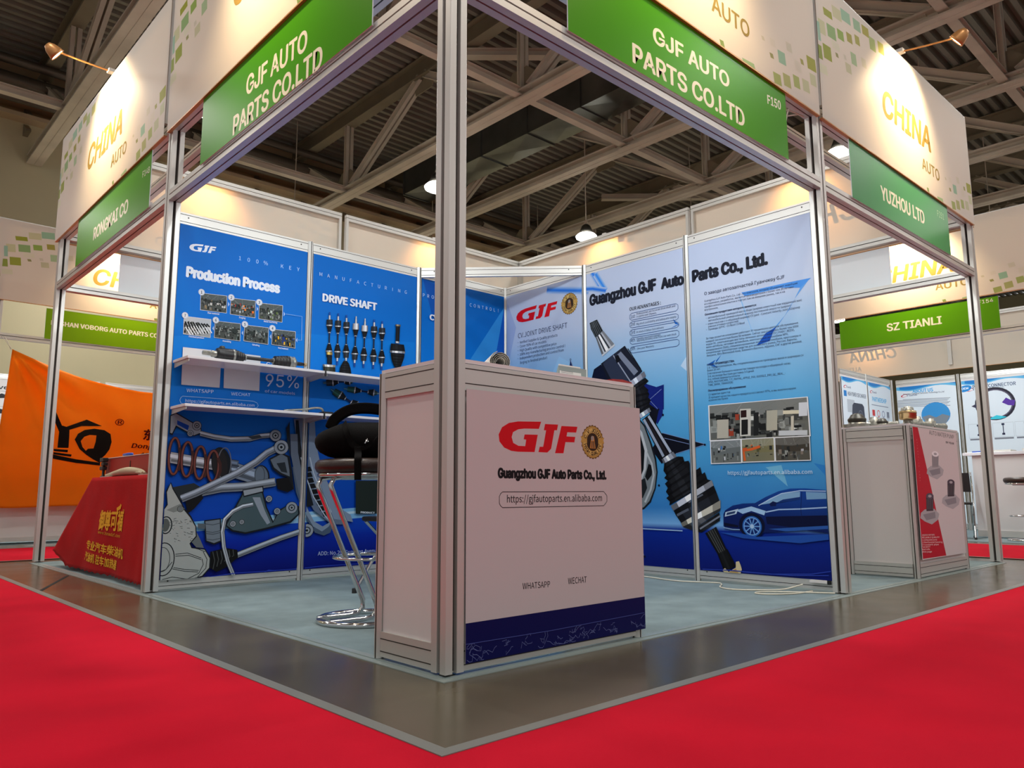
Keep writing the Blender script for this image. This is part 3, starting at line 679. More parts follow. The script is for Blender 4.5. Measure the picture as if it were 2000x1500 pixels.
# ---- counters
def counter(x0, x1, y0, y1, h, label, corner_post=False):
    t = thing('counter', label, 'counter', ((x0+x1)/2, (y0+y1)/2, 0))
    P = [(x1-.022, y0+.022), (x0+.022, y1-.022), (x1-.022, y1-.022)] + ([] if corner_post else [(x0+.022, y0+.022)])
    for (x, y) in P:
        b = MB('alu', 'groove'); oct_post(b, x, y, .0075, h); b.build('post', wp=t)
    fx0, fy0 = (x0+.082, y0+.082) if corner_post else (x0+.046, y0+.046)
    runs = [((fx0, y0+.02), (x1-.046, y0+.02)), ((x0+.02, fy0), (x0+.02, y1-.046)), ((x1-.02, y0+.046), (x1-.02, y1-.046))]
    for (p, q) in runs:
        b = MB('alu', 'groove'); rail(b, p, q, h-.098, h-.002, lines=(.26, .82)); b.build('top_rail', wp=t)
        b = MB('alu', 'groove'); rail(b, p, q, .016, .105, lines=(.22, .72)); b.build('bottom_rail', wp=t)
        b = MB('white'); p2, q2 = Vector((*p, 0)), Vector((*q, 0)); d = q2-p2; a = Vector((-d.y, d.x, 0)).normalized()
        b.extrude([(-.003, .1), (.003, .1), (.003, h-.095), (-.003, h-.095)], p2, a, (0, 0, 1), d); b.build('side_panel', wp=t)
    b = MB('lam'); e0 = .083 if corner_post else .006
    if corner_post: b.extrude([(x0+.012, y0+e0), (x0+e0, y0+e0), (x0+e0, y0+.012), (x1-.012, y0+.012), (x1-.012, y1-.012), (x0+.012, y1-.012)], (0, 0, h+.001), (1, 0, 0), (0, 1, 0), (0, 0, .014))
    else: b.box(x0+.01, x1-.01, y0+.01, y1-.01, h+.001, h+.015)
    b.build('worktop', wp=t)
    return t
counter(0, 1.062, 0, .445, 1.072, 'white reception counter with red logo front at the booth corner', True)
counter(4.165, 5.225, .0, .5, 1.08, 'white counter crowded with water pumps in the right booth')
# ================================================================== printed banners
RED = (206, 14, 30); INK = (18, 24, 40); PALE = (222, 230, 240); DK = (22, 24, 28); DK2 = (38, 42, 48); SIL = (168, 174, 182)
LG = [[(1590,1212),(1440,1210),(1380,1220),(1335,1248),(1313,1295),(1318,1340),(1348,1380),(1395,1402),(1440,1408),(1547,1410),(1568,1297),(1482,1295),(1476,1326),(1492,1329),(1486,1371),(1442,1369),(1408,1350),(1398,1312),(1407,1280),(1440,1262),(1480,1257),(1575,1259)],
      [(1615,1227),(1700,1231),(1693,1268),(1676,1268),(1655,1388),(1630,1413),(1572,1410),(1580,1375),(1603,1375),(1622,1268),(1607,1268)],
      [(1722,1240),(1826,1245),(1818,1283),(1760,1281),(1755,1308),(1812,1311),(1806,1347),(1748,1345),(1735,1418),(1680,1417),(1703,1320)]]
_ref = Art((0, 0, 0), (1, 0, 0)); _lg = [[_ref.px(p, 'F') for p in g] for g in LG]
_x0 = min(p[0] for g in _lg for p in g); _x1 = max(p[0] for g in _lg for p in g); _z0 = min(p[1] for g in _lg for p in g); _z1 = max(p[1] for g in _lg for p in g)
def logo(a, bl, br, tl, col, k):
    bl, br, tl = (Vector(a.px(p, k)) for p in (bl, br, tl)); X = br-bl; Y = tl-bl
    for g in _lg: a.poly([tuple(bl + X*((p[0]-_x0)/(_x1-_x0)) + Y*((p[1]-_z0)/(_z1-_z0))) for p in g], col)
def badge(a, c, r):
    n = 48; a.poly([(c[0]+r*(1+.035*math.cos(24*2*PI*i/(n*2)))*math.cos(2*PI*i/(n*2))*1.0, c[1]+r*(1+.035*math.cos(24*2*PI*i/(n*2)))*math.sin(2*PI*i/(n*2))) for i in range(n*2)], (112, 78, 30))
    for q, col in ((.93, (196, 160, 84)), (.88, (150, 108, 48)), (.84, (206, 176, 104)), (.56, (120, 84, 34)), (.52, (52, 36, 26))): a.ell(c, r*q, r*q, col, 40)
    a.poly([(c[0]-.25*r, c[1]-.38*r), (c[0]+.25*r, c[1]-.38*r), (c[0]+.2*r, c[1]-.1*r), (c[0]+.12*r, c[1]+.35*r), (c[0]-.1*r, c[1]+.35*r), (c[0]-.2*r, c[1]-.1*r)], (206, 138, 60))
    for dx in (-.12, .02, .14): a.line([(c[0]+dx*r, c[1]-.36*r), (c[0]+dx*r*.8, c[1]+.05*r)], .07*r, (60, 56, 56))
    a.ell((c[0]-.02*r, c[1]+.22*r), .13*r, .15*r, (150, 144, 138))
    for s in (-1, 1): a.poly([(c[0]+s*.5*r, c[1]+.22*r), (c[0]+s*1.08*r, c[1]+.30*r), (c[0]+s*.98*r, c[1]+.14*r), (c[0]+s*1.06*r, c[1]-.04*r), (c[0]+s*.5*r, c[1]-.08*r)], (190, 152, 78))
    a.arc('C.V.JOINT', c, r*.70, PI*.86, PI*.14, r*.22, (60, 36, 20), .03); a.arc('HIGH QUALITY', c, r*.70, PI*1.10, PI*1.90, r*.2, (60, 36, 20), .03, flip=True)
def quads(a, pairs, cols, k):
    # silhouette given as left/right point pairs; one colour per band, shaded across the width like the print
    for (p, q), c in zip(zip(pairs, pairs[1:]), cols):
        (L0, R0), (L1, R1) = p, q
        fr = (0, .14, .34, .52, .8, 1.0); sh = (.55, 1.1, 1.5, 1.0, .7)
        for f0, f1, s_ in zip(fr, fr[1:], sh):
            P = [tuple(L[i]+(R[i]-L[i])*f for i in (0, 1)) for L, R, f in ((L0, R0, f0), (L0, R0, f1+.004), (L1, R1, f1+.004), (L1, R1, f0))]
            a.poly(P, tuple(min(255, v*s_) for v in c), k)
def collage(a, quad, seed, base, accents, k, n=70, frame=(226, 228, 230), fw=3):
    # a framed factory photograph: a dim hall with machines, beams and lit parts
    rnd = random.Random(seed); q = [Vector(p) for p in quad]
    def P(u, v): t = q[0].lerp(q[1], u); b_ = q[3].lerp(q[2], u); return tuple(t.lerp(b_, v))
    m = fw/abs(q[1].x-q[0].x); a.poly([P(-m, -m*1.6), P(1+m, -m*1.6), P(1+m, 1+m*1.6), P(-m, 1+m*1.6)], frame, k)
    a.poly([P(0, 0), P(1, 0), P(1, 1), P(0, 1)], base, k)
    a.poly([P(0, 0), P(1, 0), P(1, .3), P(.5, .36), P(0, .3)], mixc(base, (190, 200, 205), .25), k)
    a.poly([P(0, .62), P(1, .6), P(1, 1), P(0, 1)], mixc(base, (110, 112, 104), .4), k)
    for i in range(9):
        u = rnd.random(); a.line([P(u, .02), P(min(1, max(0, u+rnd.uniform(-.3, .3))), .3)], 2, mixc(base, (200, 205, 205), rnd.uniform(.1, .6)), k)
    for i in range(n):
        u, v = rnd.uniform(0, .9), rnd.uniform(.22, .85); w_, h_ = rnd.uniform(.015, .09), rnd.uniform(.03, .2)
        w_, h_ = min(w_, 1-u), min(h_, 1-v); c = mixc((20, 22, 22), (150, 155, 150), rnd.random()**1.6)
        if rnd.random() < .16: c = rnd.choice(accents)
        j = lambda: rnd.uniform(-.015, .015)
        a.poly([P(u, v), P(u+w_, min(1, max(0, v+j()))), P(u+w_, v+h_), P(u, min(1, v+h_))], c, k)

# ---------------------------------------------------------------- blue wall
aL = Art((0, 3.010, 0), (1, 0, 0))
bgL = ramp([(.07, (6, 16, 104)), (.30, (4, 36, 150)), (.36, (8, 58, 168)), (.9, (0, 74, 168)), (1.2, (0, 92, 184)), (1.7, (0, 112, 206)), (2.05, (2, 104, 196)), (2.4, (2, 98, 186))])
def blue(p): return bgL(p[1])
# lighter facets in the print
aL.poly([(0, 1.62), (1.05, 1.78), (2.0, 1.84), (2.0, 1.0), (0, 1.0)], lambda p: mixc(blue(p), (20, 140, 226), .28))
aL.poly([(p[0], p[1]) for p in (aL.px((985, 600)), aL.px((912, 712)), aL.px((900, 800)), aL.px((962, 730)))], (44, 138, 216))
aL.poly([aL.px((985, 600)), aL.px((962, 730)), aL.px((985, 760))], (10, 84, 184))
aL.poly([aL.px((826, 545)), aL.px((860, 560)), aL.px((870, 640)), aL.px((845, 620))], (4, 78, 168))
aL.poly([(.05, .42), (3.1, .60), (3.1, .50), (.05, .36)], lambda p: mixc((130, 180, 214), (60, 130, 200), abs(p[0]-1)/2))
aL.poly([(.05, .40), (3.1, .57), (3.1, .55), (.05, .385)], (176, 206, 224))
logo(aL, (348, 345), (610, 380), (352, 270), PALE, 'G')
aL.spread('100% KEY', (843, 440), (1412, 548), 38, (176, 206, 240), 'G')
aL.text('Production Process', (325, 598), (1225, 758), (330, 505), PALE, 0.075, k='G', font='sans')
for i, (quad, circ, num, acc, capt) in enumerate((
        ([(462,762),(715,792),(710,956),(458,925)], (468,753), '1', [(140,120,90),(200,200,195)], ('Raw material', (528,962), (640,975))),
        ([(757,812),(993,840),(988,1002),(748,966)], (758,805), '2', [(240,130,40),(170,40,36),(190,200,210)], ('Forging', (835,1008), (895,1016))),
        ([(1032,860),(1258,886),(1252,1046),(1027,1012)], (1030,853), '3', [(190,200,190),(90,110,60)], ('Metal machining', (1075,1045), (1205,1060))),
        ([(297,990),(558,1022),(550,1196),(290,1160)], (305,980), '7', [(210,214,218),(24,26,28)], ('Finished product', (342,1194), (490,1210))),
        ([(599,1036),(845,1064),(840,1229),(590,1195)], (605,1027), '6', [(160,170,165),(90,105,100)], ('Assembling', (670,1236), (752,1247))),
        ([(887,1076),(1118,1104),(1112,1263),(878,1228)], (888,1068), '5', [(160,172,180),(70,84,86)], ('Grinding', (960,1274), (1030,1284))),
        ([(1158,1118),(1380,1142),(1376,1300),(1150,1263)], (1157,1107), '4', [(250,190,30),(30,54,130),(40,60,150)], ('Heat treatment', (1212,1306), (1310,1318))))):
    collage(aL, quad, 10+i, (44, 52, 50) if num != '7' else (176, 180, 186), acc, 'G')
    if num == '7':
        for j in range(9):
            u0 = 320+26*j; aL.line([(u0-10, 1095-3*j), (u0+38, 1170-2*j)], 9, (232, 234, 236), 'G'); aL.line([(u0-14, 1040+3*j), (u0+16, 1110-2*j)], 16, (24, 26, 28), 'G')
    aL.ell(circ, 31, 31, (214, 220, 228), k='G'); aL.ring(circ, 27, 27, 3, (176, 186, 200), k='G')
    aL.text(num, (circ[0]-8, circ[1]+14), (circ[0]+7, circ[1]+15), (circ[0]-8, circ[1]-13), (60, 66, 84), .03, k='G')
    aL.text(capt[0], capt[1], capt[2], (capt[1][0], capt[1][1]-16), PALE, .02, k='G')
for p in ((724, 850), (1003, 895), (1266, 945)): aL.poly([(p[0], p[1]), (p[0]+13, p[1]+24), (p[0], p[1]+46)], (186, 212, 240), 'G')
for p in ((583, 1085), (868, 1130), (1142, 1165), (1398, 1200)): aL.poly([(p[0], p[1]), (p[0]-13, p[1]+24), (p[0], p[1]+46)], (186, 212, 240), 'G')
aL.line([(1284, 968), (1445, 992), (1440, 1226), (1404, 1222)], 4, (150, 196, 240), 'G')
# shelves zone
for qd in ([(242,78),(566,112),(548,418),(228,392)], [(590,115),(892,152),(880,445),(582,420)]): aL.poly(qd, (206, 206, 210), 'A')
aL.text('WHATSAPP', (272, 452), (497, 465), (272, 424), (190, 206, 226), 0, k='A'); aL.text('WECHAT', (645, 480), (805, 490), (645, 455), (190, 206, 226), 0, k='A')
aL.text('Cover', (770, 318), (985, 345), (774, 262), (200, 214, 232), 0, k='J'); aL.text('95%', (764, 525), (1126, 548), (768, 392), (196, 208, 228), 0, k='J', font='sans'); aL.text('of car models', (758, 590), (1084, 618), (758, 562), (196, 208, 228), 0, k='J')
aL.line([(240, 488), (830, 530), (862, 545), (872, 566), (862, 585), (830, 590), (250, 555), (225, 545), (216, 522), (225, 500)], 4, (150, 190, 226), 'A', closed=True)
aL.text('https://gjfautoparts.en.alibaba.com', (262, 537), (840, 577), (262, 513), (200, 214, 232), 0, k='A')
# second banner
aL.spread('MANUFACTURING', (148, 400), (1104, 600), 40, (176, 206, 240), 'I')
aL.text('DRIVE SHAFT', (172, 680), (775, 785), (175, 600), PALE, .05, k='I')
def shaft(top, bot, hw, k, silver_top=False):
    T_, B_ = Vector(top), Vector(bot); d = B_-T_; nrm = Vector((d.y, -d.x)).normalized()*-1
    seg = [(0, .07, .2, .2, (28, 66, 140) if not silver_top else SIL), (.06, .14, .26, .3, SIL), (.14, .24, .85, .9, DK2 if not silver_top else (188, 190, 196)), (.24, .26, .95, .95, SIL), (.26, .38, .85, .36, DK), (.38, .40, .4, .4, SIL), (.39, .60, .2, .2, (26, 34, 52)),
           (.59, .61, .36, .36, SIL), (.60, .73, .4, .95, DK), (.73, .75, 1.0, 1.0, SIL), (.75, .86, .85, .7, DK2), (.86, .93, .3, .26, SIL), (.92, 1, .24, .2, (28, 60, 130))]
    for a0, a1, w0, w1, c in seg:
        p, q = T_+d*a0, T_+d*a1; quads(aL, [(tuple(p-nrm*hw*w0), tuple(p+nrm*hw*w0)), (tuple(q-nrm*hw*w1), tuple(q+nrm*hw*w1))], [c], k)
    for f in (.285, .315, .345, .64, .67, .70): p = T_+d*f; aL.line([tuple(p-nrm*hw*.7), tuple(p+nrm*hw*.7)], 4, (8, 8, 9), k)
for i, (tp, bt) in enumerate((((248,808),(238,1400)), ((345,820),(330,1405)), ((437,840),(430,1400)), ((545,855),(525,1425)), ((645,880),(625,1435)), ((748,890),(735,1447)), ((837,908),(828,1462)))): shaft(tp, bt, 39, 'I', i in (3, 4))
def rib_cone(a, pts, c0, k):
    # ribbed rubber boot: successive left/right pairs with dark gaps
    for (L0, R0), (L1, R1) in zip(pts, pts[1:]):
        mL = tuple(L0[i]*.35+L1[i]*.65 for i in (0, 1)); mR = tuple(R0[i]*.35+R1[i]*.65 for i in (0, 1)); quads(a, [(L0, R0), (mL, mR)], [c0], k); quads(a, [(mL, mR), (L1, R1)], [tuple(v*.45 for v in c0)], k)
quads(aL, [((985,945),(1042,950)), ((985,968),(1042,972))], [(120, 110, 90)], 'I'); quads(aL, [((992,965),(1036,968)), ((985,1135),(1028,1140))], [DK], 'I'); quads(aL, [((985,1135),(1028,1140)), ((982,1155),(1030,1160))], [SIL], 'I')
quads(aL, [((935,1160),(1080,1175)), ((925,1240),(1092,1252)), ((923,1262),(1090,1275))], [DK, SIL], 'I')
rib_cone(aL, [((930-0,1268),(1088,1280)), ((935,1305),(1082,1318)), ((940,1340),(1072,1352)), ((950,1370),(1060,1382)), ((962,1400),(1050,1412)), ((975,1428),(1030,1440))], DK, 'I'); quads(aL, [((980,1440),(1025,1446)), ((978,1520),(1022,1526))], [DK], 'I')
quads(aL, [((216,1290),(270,1296)), ((214,1390),(268,1396))], [DK], 'I'); quads(aL, [((205,1255),(275,1262)), ((205,1285),(275,1292))], [(176, 146, 80)], 'I'); quads(aL, [((165,1395),(310,1405)), ((170,1420),(306,1430)), ((170,1500),(306,1510))], [(176, 176, 170), (48, 50, 44)], 'I')
rib_cone(aL, [((402,1355),(438,1358)), ((385,1385),(462,1390)), ((370,1410),(470,1416)), ((360,1438),(478,1444)), ((355,1470),(484,1476)), ((350,1500),(486,1506))], DK, 'I')
# shafts printed below the shelf
def lying(p, q, hw, k, cols=(34, 70, 62)):
    P_, Q_ = Vector(p), Vector(q); d = Q_-P_; nr = Vector((-d.y, d.x)).normalized()
    for a0, a1, w0, w1, c in ((0, .1, .25, .3, (52, 96, 120)), (.1, .3, .8, .95, cols), (.3, .33, 1.1, 1.1, SIL), (.33, .48, 1.0, .45, DK), (.48, .5, .5, .5, SIL), (.5, .68, .22, .22, (18, 30, 60)), (.68, .7, .55, .55, SIL), (.7, .84, .7, 1.05, DK), (.84, .87, 1.1, 1.1, SIL), (.87, .95, .8, .5, (60, 80, 80)), (.95, 1.0, .3, .3, (120, 150, 150))):
        a_, b_ = P_+d*a0, P_+d*a1; quads(aL, [(tuple(a_+nr*hw*w0), tuple(a_-nr*hw*w0)), (tuple(b_+nr*hw*w1), tuple(b_-nr*hw*w1))], [c], k)
lying((1610, 552), (1990, 605), 36, 'J'); lying((1468, 560), (1790, 760), 44, 'J'); lying((1385, 492), (1720, 470), 40, 'J', DK2)
aL.spread('PRODUCTION CONTROL!', (1302, 637), (2140, 810), 38, (176, 206, 240), 'I'); aL.text('CV JOINT', (1372, 893), (1690, 948), (1375, 835), PALE, .05, k='I')
# printed suspension drawing
G1, G2, G3, OUT = (138, 146, 156), (96, 104, 116), (58, 66, 74), (22, 26, 32)
def bar(pts, w_, c, k):
    aL.line(pts, w_+7, OUT, k); aL.line(pts, w_, c, k)
    aL.line([(x-w_*.12, y-w_*.18) for x, y in pts], w_*.3, tuple(min(255, v*1.35) for v in c), k); aL.line([(x+w_*.1, y+w_*.26) for x, y in pts], w_*.25, tuple(v*.66 for v in c), k)
def knob(c, r, k, col=G1):
    aL.ell(c, r+4, r+4, OUT, k=k); aL.ell(c, r, r, col, k=k); aL.ell(c, r*.62, r*.62, G3, k=k); aL.ell(c, r*.40, r*.40, (150, 158, 166), k=k); aL.ell(c, r*.2, r*.2, OUT, k=k)
# brake disc
aL.poly([(1165,680),(1330,660),(1345,800),(1370,980),(1400,1120),(1500,1300),(1560,1420),(1600,1560),(1480,1560),(1330,1440),(1270,1330),(1225,1120),(1195,900)], (92, 106, 128), 'A')
aL.poly([(1280,690),(1340,690),(1352,900),(1400,1100),(1480,1290),(1545,1420),(1640,1480),(1660,1540),(1420,1500),(1330,1250),(1290,1000)], (118, 134, 156), 'A')
aL.poly([(1180,690),(1205,690),(1225,900),(1262,1140),(1330,1400),(1260,1420),(1215,1180),(1185,930)], OUT, 'A')
for i in range(9):
    f = i/9; L0 = (1248+180*f**1.5, 1085+420*f); aL.poly([(L0[0], L0[1]), (L0[0]+55, L0[1]-8), (L0[0]+70, L0[1]+30), (L0[0]+15, L0[1]+38)], (16, 18, 20), 'A')
aL.line([(1225,1000),(1262,1150),(1330,1330),(1420,1480),(1470,1540)], 8, (170, 182, 196), 'A'); aL.line([(1300,1000),(1330,1130),(1400,1310),(1480,1460)], 8, (170, 182, 196), 'A')
aL.poly([(1090,130),(1150,130),(1200,430),(1260,580),(1330,620),(1400,570),(1405,610),(1390,650),(1340,672),(1270,650),(1190,520),(1120,330)], (70, 86, 106), 'B')
aL.poly([(1150,300),(1200,440),(1262,560),(1330,600),(1400,560),(1380,600),(1325,640),(1255,600),(1180,470)], (120, 136, 156), 'B')
# bracket and upper arm
aL.poly([(130,650),(180,625),(310,700),(390,745),(395,800),(330,825),(275,795),(185,745),(150,815),(125,805)], OUT, 'A'); aL.poly([(138,655),(180,634),(305,707),(384,750),(388,793),(330,816),(278,787),(180,734),(148,800),(132,795)], G1, 'A'); aL.poly([(190,690),(290,735),(280,775),(190,725)], (12, 60, 150), 'A'); knob((355, 735), 36, 'A'); knob((300, 800), 24, 'A')
bar([(385,800),(500,828),(640,848),(800,845),(890,822),(1000,812)], 40, G1, 'A'); aL.poly([(780,830),(880,812),(900,835),(820,850)], G3, 'A'); knob((1012,818), 46, 'A')
# strut, spring
bar([(130,1000),(300,1030),(500,1062)], 92, (150, 152, 160), 'A'); bar([(590,1085),(760,1135),(880,1175)], 120, (110, 122, 138), 'A'); bar([(640,1050),(700,1060)], 60, (80, 92, 110), 'A')
aL.ell((900,1155), 62, 92, OUT, k='A', rot=.25); aL.ell((893,1155), 56, 84, (92, 104, 118), k='A', rot=.25); aL.ring((880,1152), 40, 78, 6, G3, k='A')
aL.ell((560,1055), 82, 142, OUT, k='A', rot=.2); aL.ell((548,1055), 62, 128, (34, 32, 34), k='A', rot=.2); aL.ring((585,1052), 55, 132, 8, (96, 100, 108), k='A')
for i in range(4):
    c = (165+108*i, 990+28*i); aL.ring(c, 46, 152-8*i, 26, (40, 20, 18), k='A', n=36); aL.ring((c[0]+1, c[1]-2), 46, 152-8*i, 15, (112, 62, 56), k='A', n=36)
    aL.line([(c[0]+40, c[1]-70), (c[0]+60, c[1]-20), (c[0]+60, c[1]+40), (c[0]+34, c[1]+120)], 24, (62, 36, 34), 'A')
# knuckle bits, shaft and lower arm
bar([(330,1300),(560,1255),(760,1245),(1010,1205)], 72, (122, 130, 140), 'A'); aL.poly([(1015,1180),(1130,1165),(1165,1265),(1110,1292),(1030,1265)], (18, 18, 20), 'A'); aL.poly([(150,1250),(330,1215),(420,1270),(390,1340),(240,1370),(150,1310)], (40, 46, 50), 'A'); aL.poly([(260,1370),(380,1290),(410,1340),(330,1430),(275,1470)], (20, 20, 22), 'A')
bar([(225,1345),(340,1300),(520,1215),(700,1130),(850,1040),(940,965),(1040,915)], 62, (124, 132, 144), 'A')
aL.poly([(960,1010),(1060,960),(1130,990),(1150,1120),(1170,1290),(1120,1170),(1040,1140),(990,1100)], OUT, 'A'); aL.poly([(970,1020),(1060,972),(1110,1000),(1128,1110),(1130,1160),(1060,1130),(1000,1085)], (94, 104, 116), 'A'); aL.poly([(1020,1050),(1090,1040),(1110,1130),(1060,1120)], (36, 42, 48), 'A')
knob((1060,915), 58, 'A')
aL.poly([(1135,805),(1195,805),(1200,960),(1255,1250),(1225,1380),(1180,1180),(1140,980)], (92, 102, 118), 'A'); aL.poly([(1100,760),(1130,700),(1135,1000),(1110,880)], (30, 36, 44), 'A')
# wheel carrier / lower control arm
aL.poly([(650,420),(700,330),(790,310),(860,330),(890,450),(940,560),(980,470),(1040,440),(1080,405),(1140,440),(1150,500),(1080,570),(900,620),(720,660),(610,640),(555,590)], OUT, 'B'); aL.poly([(660,425),(705,340),(790,320),(850,338),(880,455),(935,575),(990,480),(1080,418),(1132,450),(1136,500),(1070,558),(890,608),(720,646),(620,628),(570,590)], (66, 84, 90), 'B')
aL.poly([(775,370),(835,370),(870,470),(915,570),(890,585),(840,510)], (132, 142, 154), 'B'); aL.poly([(695,310),(860,280),(865,330),(705,370)], OUT, 'B'); aL.poly([(702,316),(852,290),(856,322),(710,358)], (140, 148, 156), 'B'); knob((1085,452), 44, 'B'); knob((905,382), 24, 'B'); knob((970,480), 24, 'B'); knob((620,580), 22, 'B'); knob((690,565), 18, 'B')
# bushing, anti-roll bar, tie rod
aL.poly([(392,552),(525,535),(530,720),(470,745),(405,720)], OUT, 'B'); aL.poly([(402,560),(516,545),(520,712),(470,732),(412,712)], (104, 116, 128), 'B')
for y in (580, 640, 655, 700): aL.line([(404,y),(460,y+8),(518,y-6)], 5, G3, 'B')
aL.poly([(340,575),(400,580),(400,620),(345,615)], (80, 90, 98), 'B'); aL.poly([(290,720),(330,640),(360,700),(390,770),(330,765)], (96, 104, 108), 'B')
bar([(650,828),(820,760),(1000,690),(1150,640)], 40, (132, 140, 150), 'B'); knob((1205,632), 50, 'B')
aL.poly([(440,800),(560,770),(655,785),(660,845),(570,920),(490,960),(440,930)], (16, 17, 18), 'B')
for i in range(6): aL.line([(460+32*i,798-3*i),(476+30*i,870-8*i),(462+30*i,938-20*i)], 6, (70, 74, 74), 'B')
bar([(780,425),(700,440),(620,480),(555,545),(537,640),(548,760),(580,880),(632,1004)], 26, (150, 158, 168), 'B')
# gearbox castings
CR_, CR2 = (158, 164, 162), (120, 126, 124)
aL.poly([(60,480),(100,420),(90,320),(130,250),(150,300),(220,420),(240,460),(290,520),(330,600),(335,680),(285,735),(300,765),(400,775),(445,850),(440,930),(380,1000),(250,1035),(120,1040),(30,1060),(20,800)], OUT, 'B')
aL.poly([(60,490),(105,430),(98,330),(128,262),(142,305),(212,425),(232,470),(280,528),(322,602),(326,676),(276,735),(292,772),(395,784),(436,852),(431,926),(375,990),(250,1026),(120,1031),(30,1050),(20,800)], CR_, 'B')
aL.poly([(95,470),(205,420),(238,462),(150,490)], CR2, 'B'); knob((205,462), 22, 'B', CR2); aL.ring((90,590), 46, 66, 9, OUT, k='B'); aL.ell((85,590), 34, 52, (84, 90, 88), k='B'); aL.ring((70,860), 85, 130, 8, OUT, k='B'); aL.ring((60,862), 60, 96, 5, (60, 66, 64), k='B')
for pts in ([(165,820),(260,810),(370,850)], [(165,835),(270,828),(368,862)], [(140,935),(240,955),(345,960)], [(150,925),(240,940),(350,948)], [(375,855),(385,900),(350,970),(250,1020)], [(385,800),(415,860),(405,930),(340,1000)], [(60,1020),(140,1000),(250,1015)], [(290,765),(350,780),(400,800)], [(40,960),(90,940),(140,880)]): aL.line(pts, 5, OUT, 'B')
rnd = random.Random(4)
for i in range(46):
    x, y = rnd.uniform(110, 300), rnd.uniform(540, 720); aL.line([(x, y), (x+rnd.uniform(6, 22), y+rnd.uniform(-5, 8))], 3, (70, 76, 76), 'B')
aL.poly([(1590,238),(1765,238),(1760,500),(1590,500)], (32, 40, 36), 'B'); aL.text('PRODUCT', (1630,496), (1740,500), (1630,482), PALE, .02, k='B')
aL.text('ADD: No.20, Guachen Avenue, A2', (1290,830), (1830,800), (1290,800), (176, 190, 214), 0, k='B')
# light catching crumples at the hem, painted as flat paler lines
for pts in ([(430,1000),(640,968),(860,955),(1120,935)], [(870,960),(900,945),(960,950)], [(1180,930),(1300,915),(1450,905),(1700,890)]): aL.line(pts, 6, (40, 62, 170), 'B')
for x0, x1, l in ((.086, 1.014, 'bright blue banner with numbered factory photos and printed car suspension'), (1.066, 2.014, 'bright blue banner with a row of printed drive shafts'), (2.066, 2.996, 'bright blue banner half hidden by the front post, at the inner corner')):
    aL.build('banner', clip=(x0, x1, .078, 2.398), bg=blue, grid=(2, 60), back=.0012, edge=(10, 60, 140), label=l, cat='banner', group='blue wall banners')

# ---------------------------------------------------------------- pale wall
aR = Art((3.010, 3.02, 0), (0, -1, 0))
bgR = ramp([(.07, (8, 22, 104)), (.36, (6, 40, 140)), (.375, (120, 170, 220)), (.5, (50, 120, 186)), (.85, (66, 148, 202)), (1.2, (84, 164, 216)), (1.6, (140, 186, 224)), (1.95, (186, 200, 224)), (2.4, (180, 194, 220))])
def pale(p):
    c = bgR(p[1])
    if p[1] > .38: c = mixc(c, (60, 132, 200), .5*max(0, min(1, (1.35-p[0])/1.3))*max(0, min(1, (2.1-p[1])/.8)))
    return c
def soft(pts, w0, col, k, n=7):
    # air-brushed stroke of the print
    for i in range(n):
        f = 1-i/n; aR.line(pts, w0*f, lambda p, i=i: mixc(pale(p), col, ((i+1)/n)**1.5), k)
# faceted sky polygons
aR.poly([aR.px(p, 'H') for p in ((1055,560),(1140,800),(1060,1180),(1045,1180))], lambda p: mixc(pale(p), (120, 140, 200), .35))
aR.poly([aR.px(p, 'H') for p in ((1560,1080),(1700,1160),(1800,1300),(1500,1230))], lambda p: mixc(pale(p), (150, 200, 236), .5))
aR.poly([aR.px(p, 'D') for p in ((825,1085),(775,1165),(835,1215))], lambda p: mixc(pale(p), (220, 230, 245), .6))
aR.poly([aR.px(p, 'C') for p in ((1055,545),(1165,530),(1210,680))], lambda p: mixc(pale(p), (150, 206, 220), .5))
aR.poly([aR.px(p, 'C') for p in ((1390,515),(1480,535),(1484,640),(1470,600))], lambda p: mixc(pale(p), (30, 110, 190), .6))
soft([(1440,432),(1600,436),(1850,440)], 60, (30, 110, 214), 'H'); soft([(1990,470),(1940,360),(1880,260)], 62, (40, 120, 220), 'H')
soft([(160,500),(235,620)], 40, (40, 130, 226), 'D'); soft([(60,612),(140,608),(235,622)], 34, (20, 104, 214), 'D')
aR.poly([aR.px(p, 'D') for p in ((1215,635),(1290,620),(1560,560),(1720,528),(1640,600),(1500,600),(1240,660))], lambda p: mixc(pale(p), (24, 120, 226), .7))
aR.poly([aR.px(p, 'D') for p in ((1700,545),(1640,600),(1560,760),(1480,870),(1330,1015),(1420,930),(1530,800),(1600,680))], lambda p: mixc(pale(p), (30, 126, 226), .6))
aR.poly([aR.px(p, 'D') for p in ((1470,880),(1390,930),(1325,1018),(1420,985),(1445,920))], (16, 84, 190))
aR.poly([aR.px(p, 'D') for p in ((1190,640),(1240,780),(1310,960),(1330,1010),(1290,900),(1220,700))], lambda p: mixc(pale(p), (110, 180, 240), .6))
for pts in (((720,825),(768,870),(735,862)), ((768,868),(705,892),(740,872)), ((970,1155),(1030,1120),(1010,1150),(1045,1180)), ((1030,1130),(1070,1085),(1035,1140))): aR.poly([aR.px(p, 'D') for p in pts], (24, 100, 190))
for pts in (((1180,1172),(1195,1190),(1172,1190)),): pass
logo(aR, (1143, 762), (1545, 672), (1143, 628), RED, 'H')
bc = aR.px((1660, 565), 'H'); badge(aR, bc, abs(aR.px((1660, 462), 'H')[1]-bc[1]))
aR.text('CV.JOINT DRIVE SHAFT', (1160, 905), (1640, 800), (1158, 858), (22, 40, 84), 0, k='H')
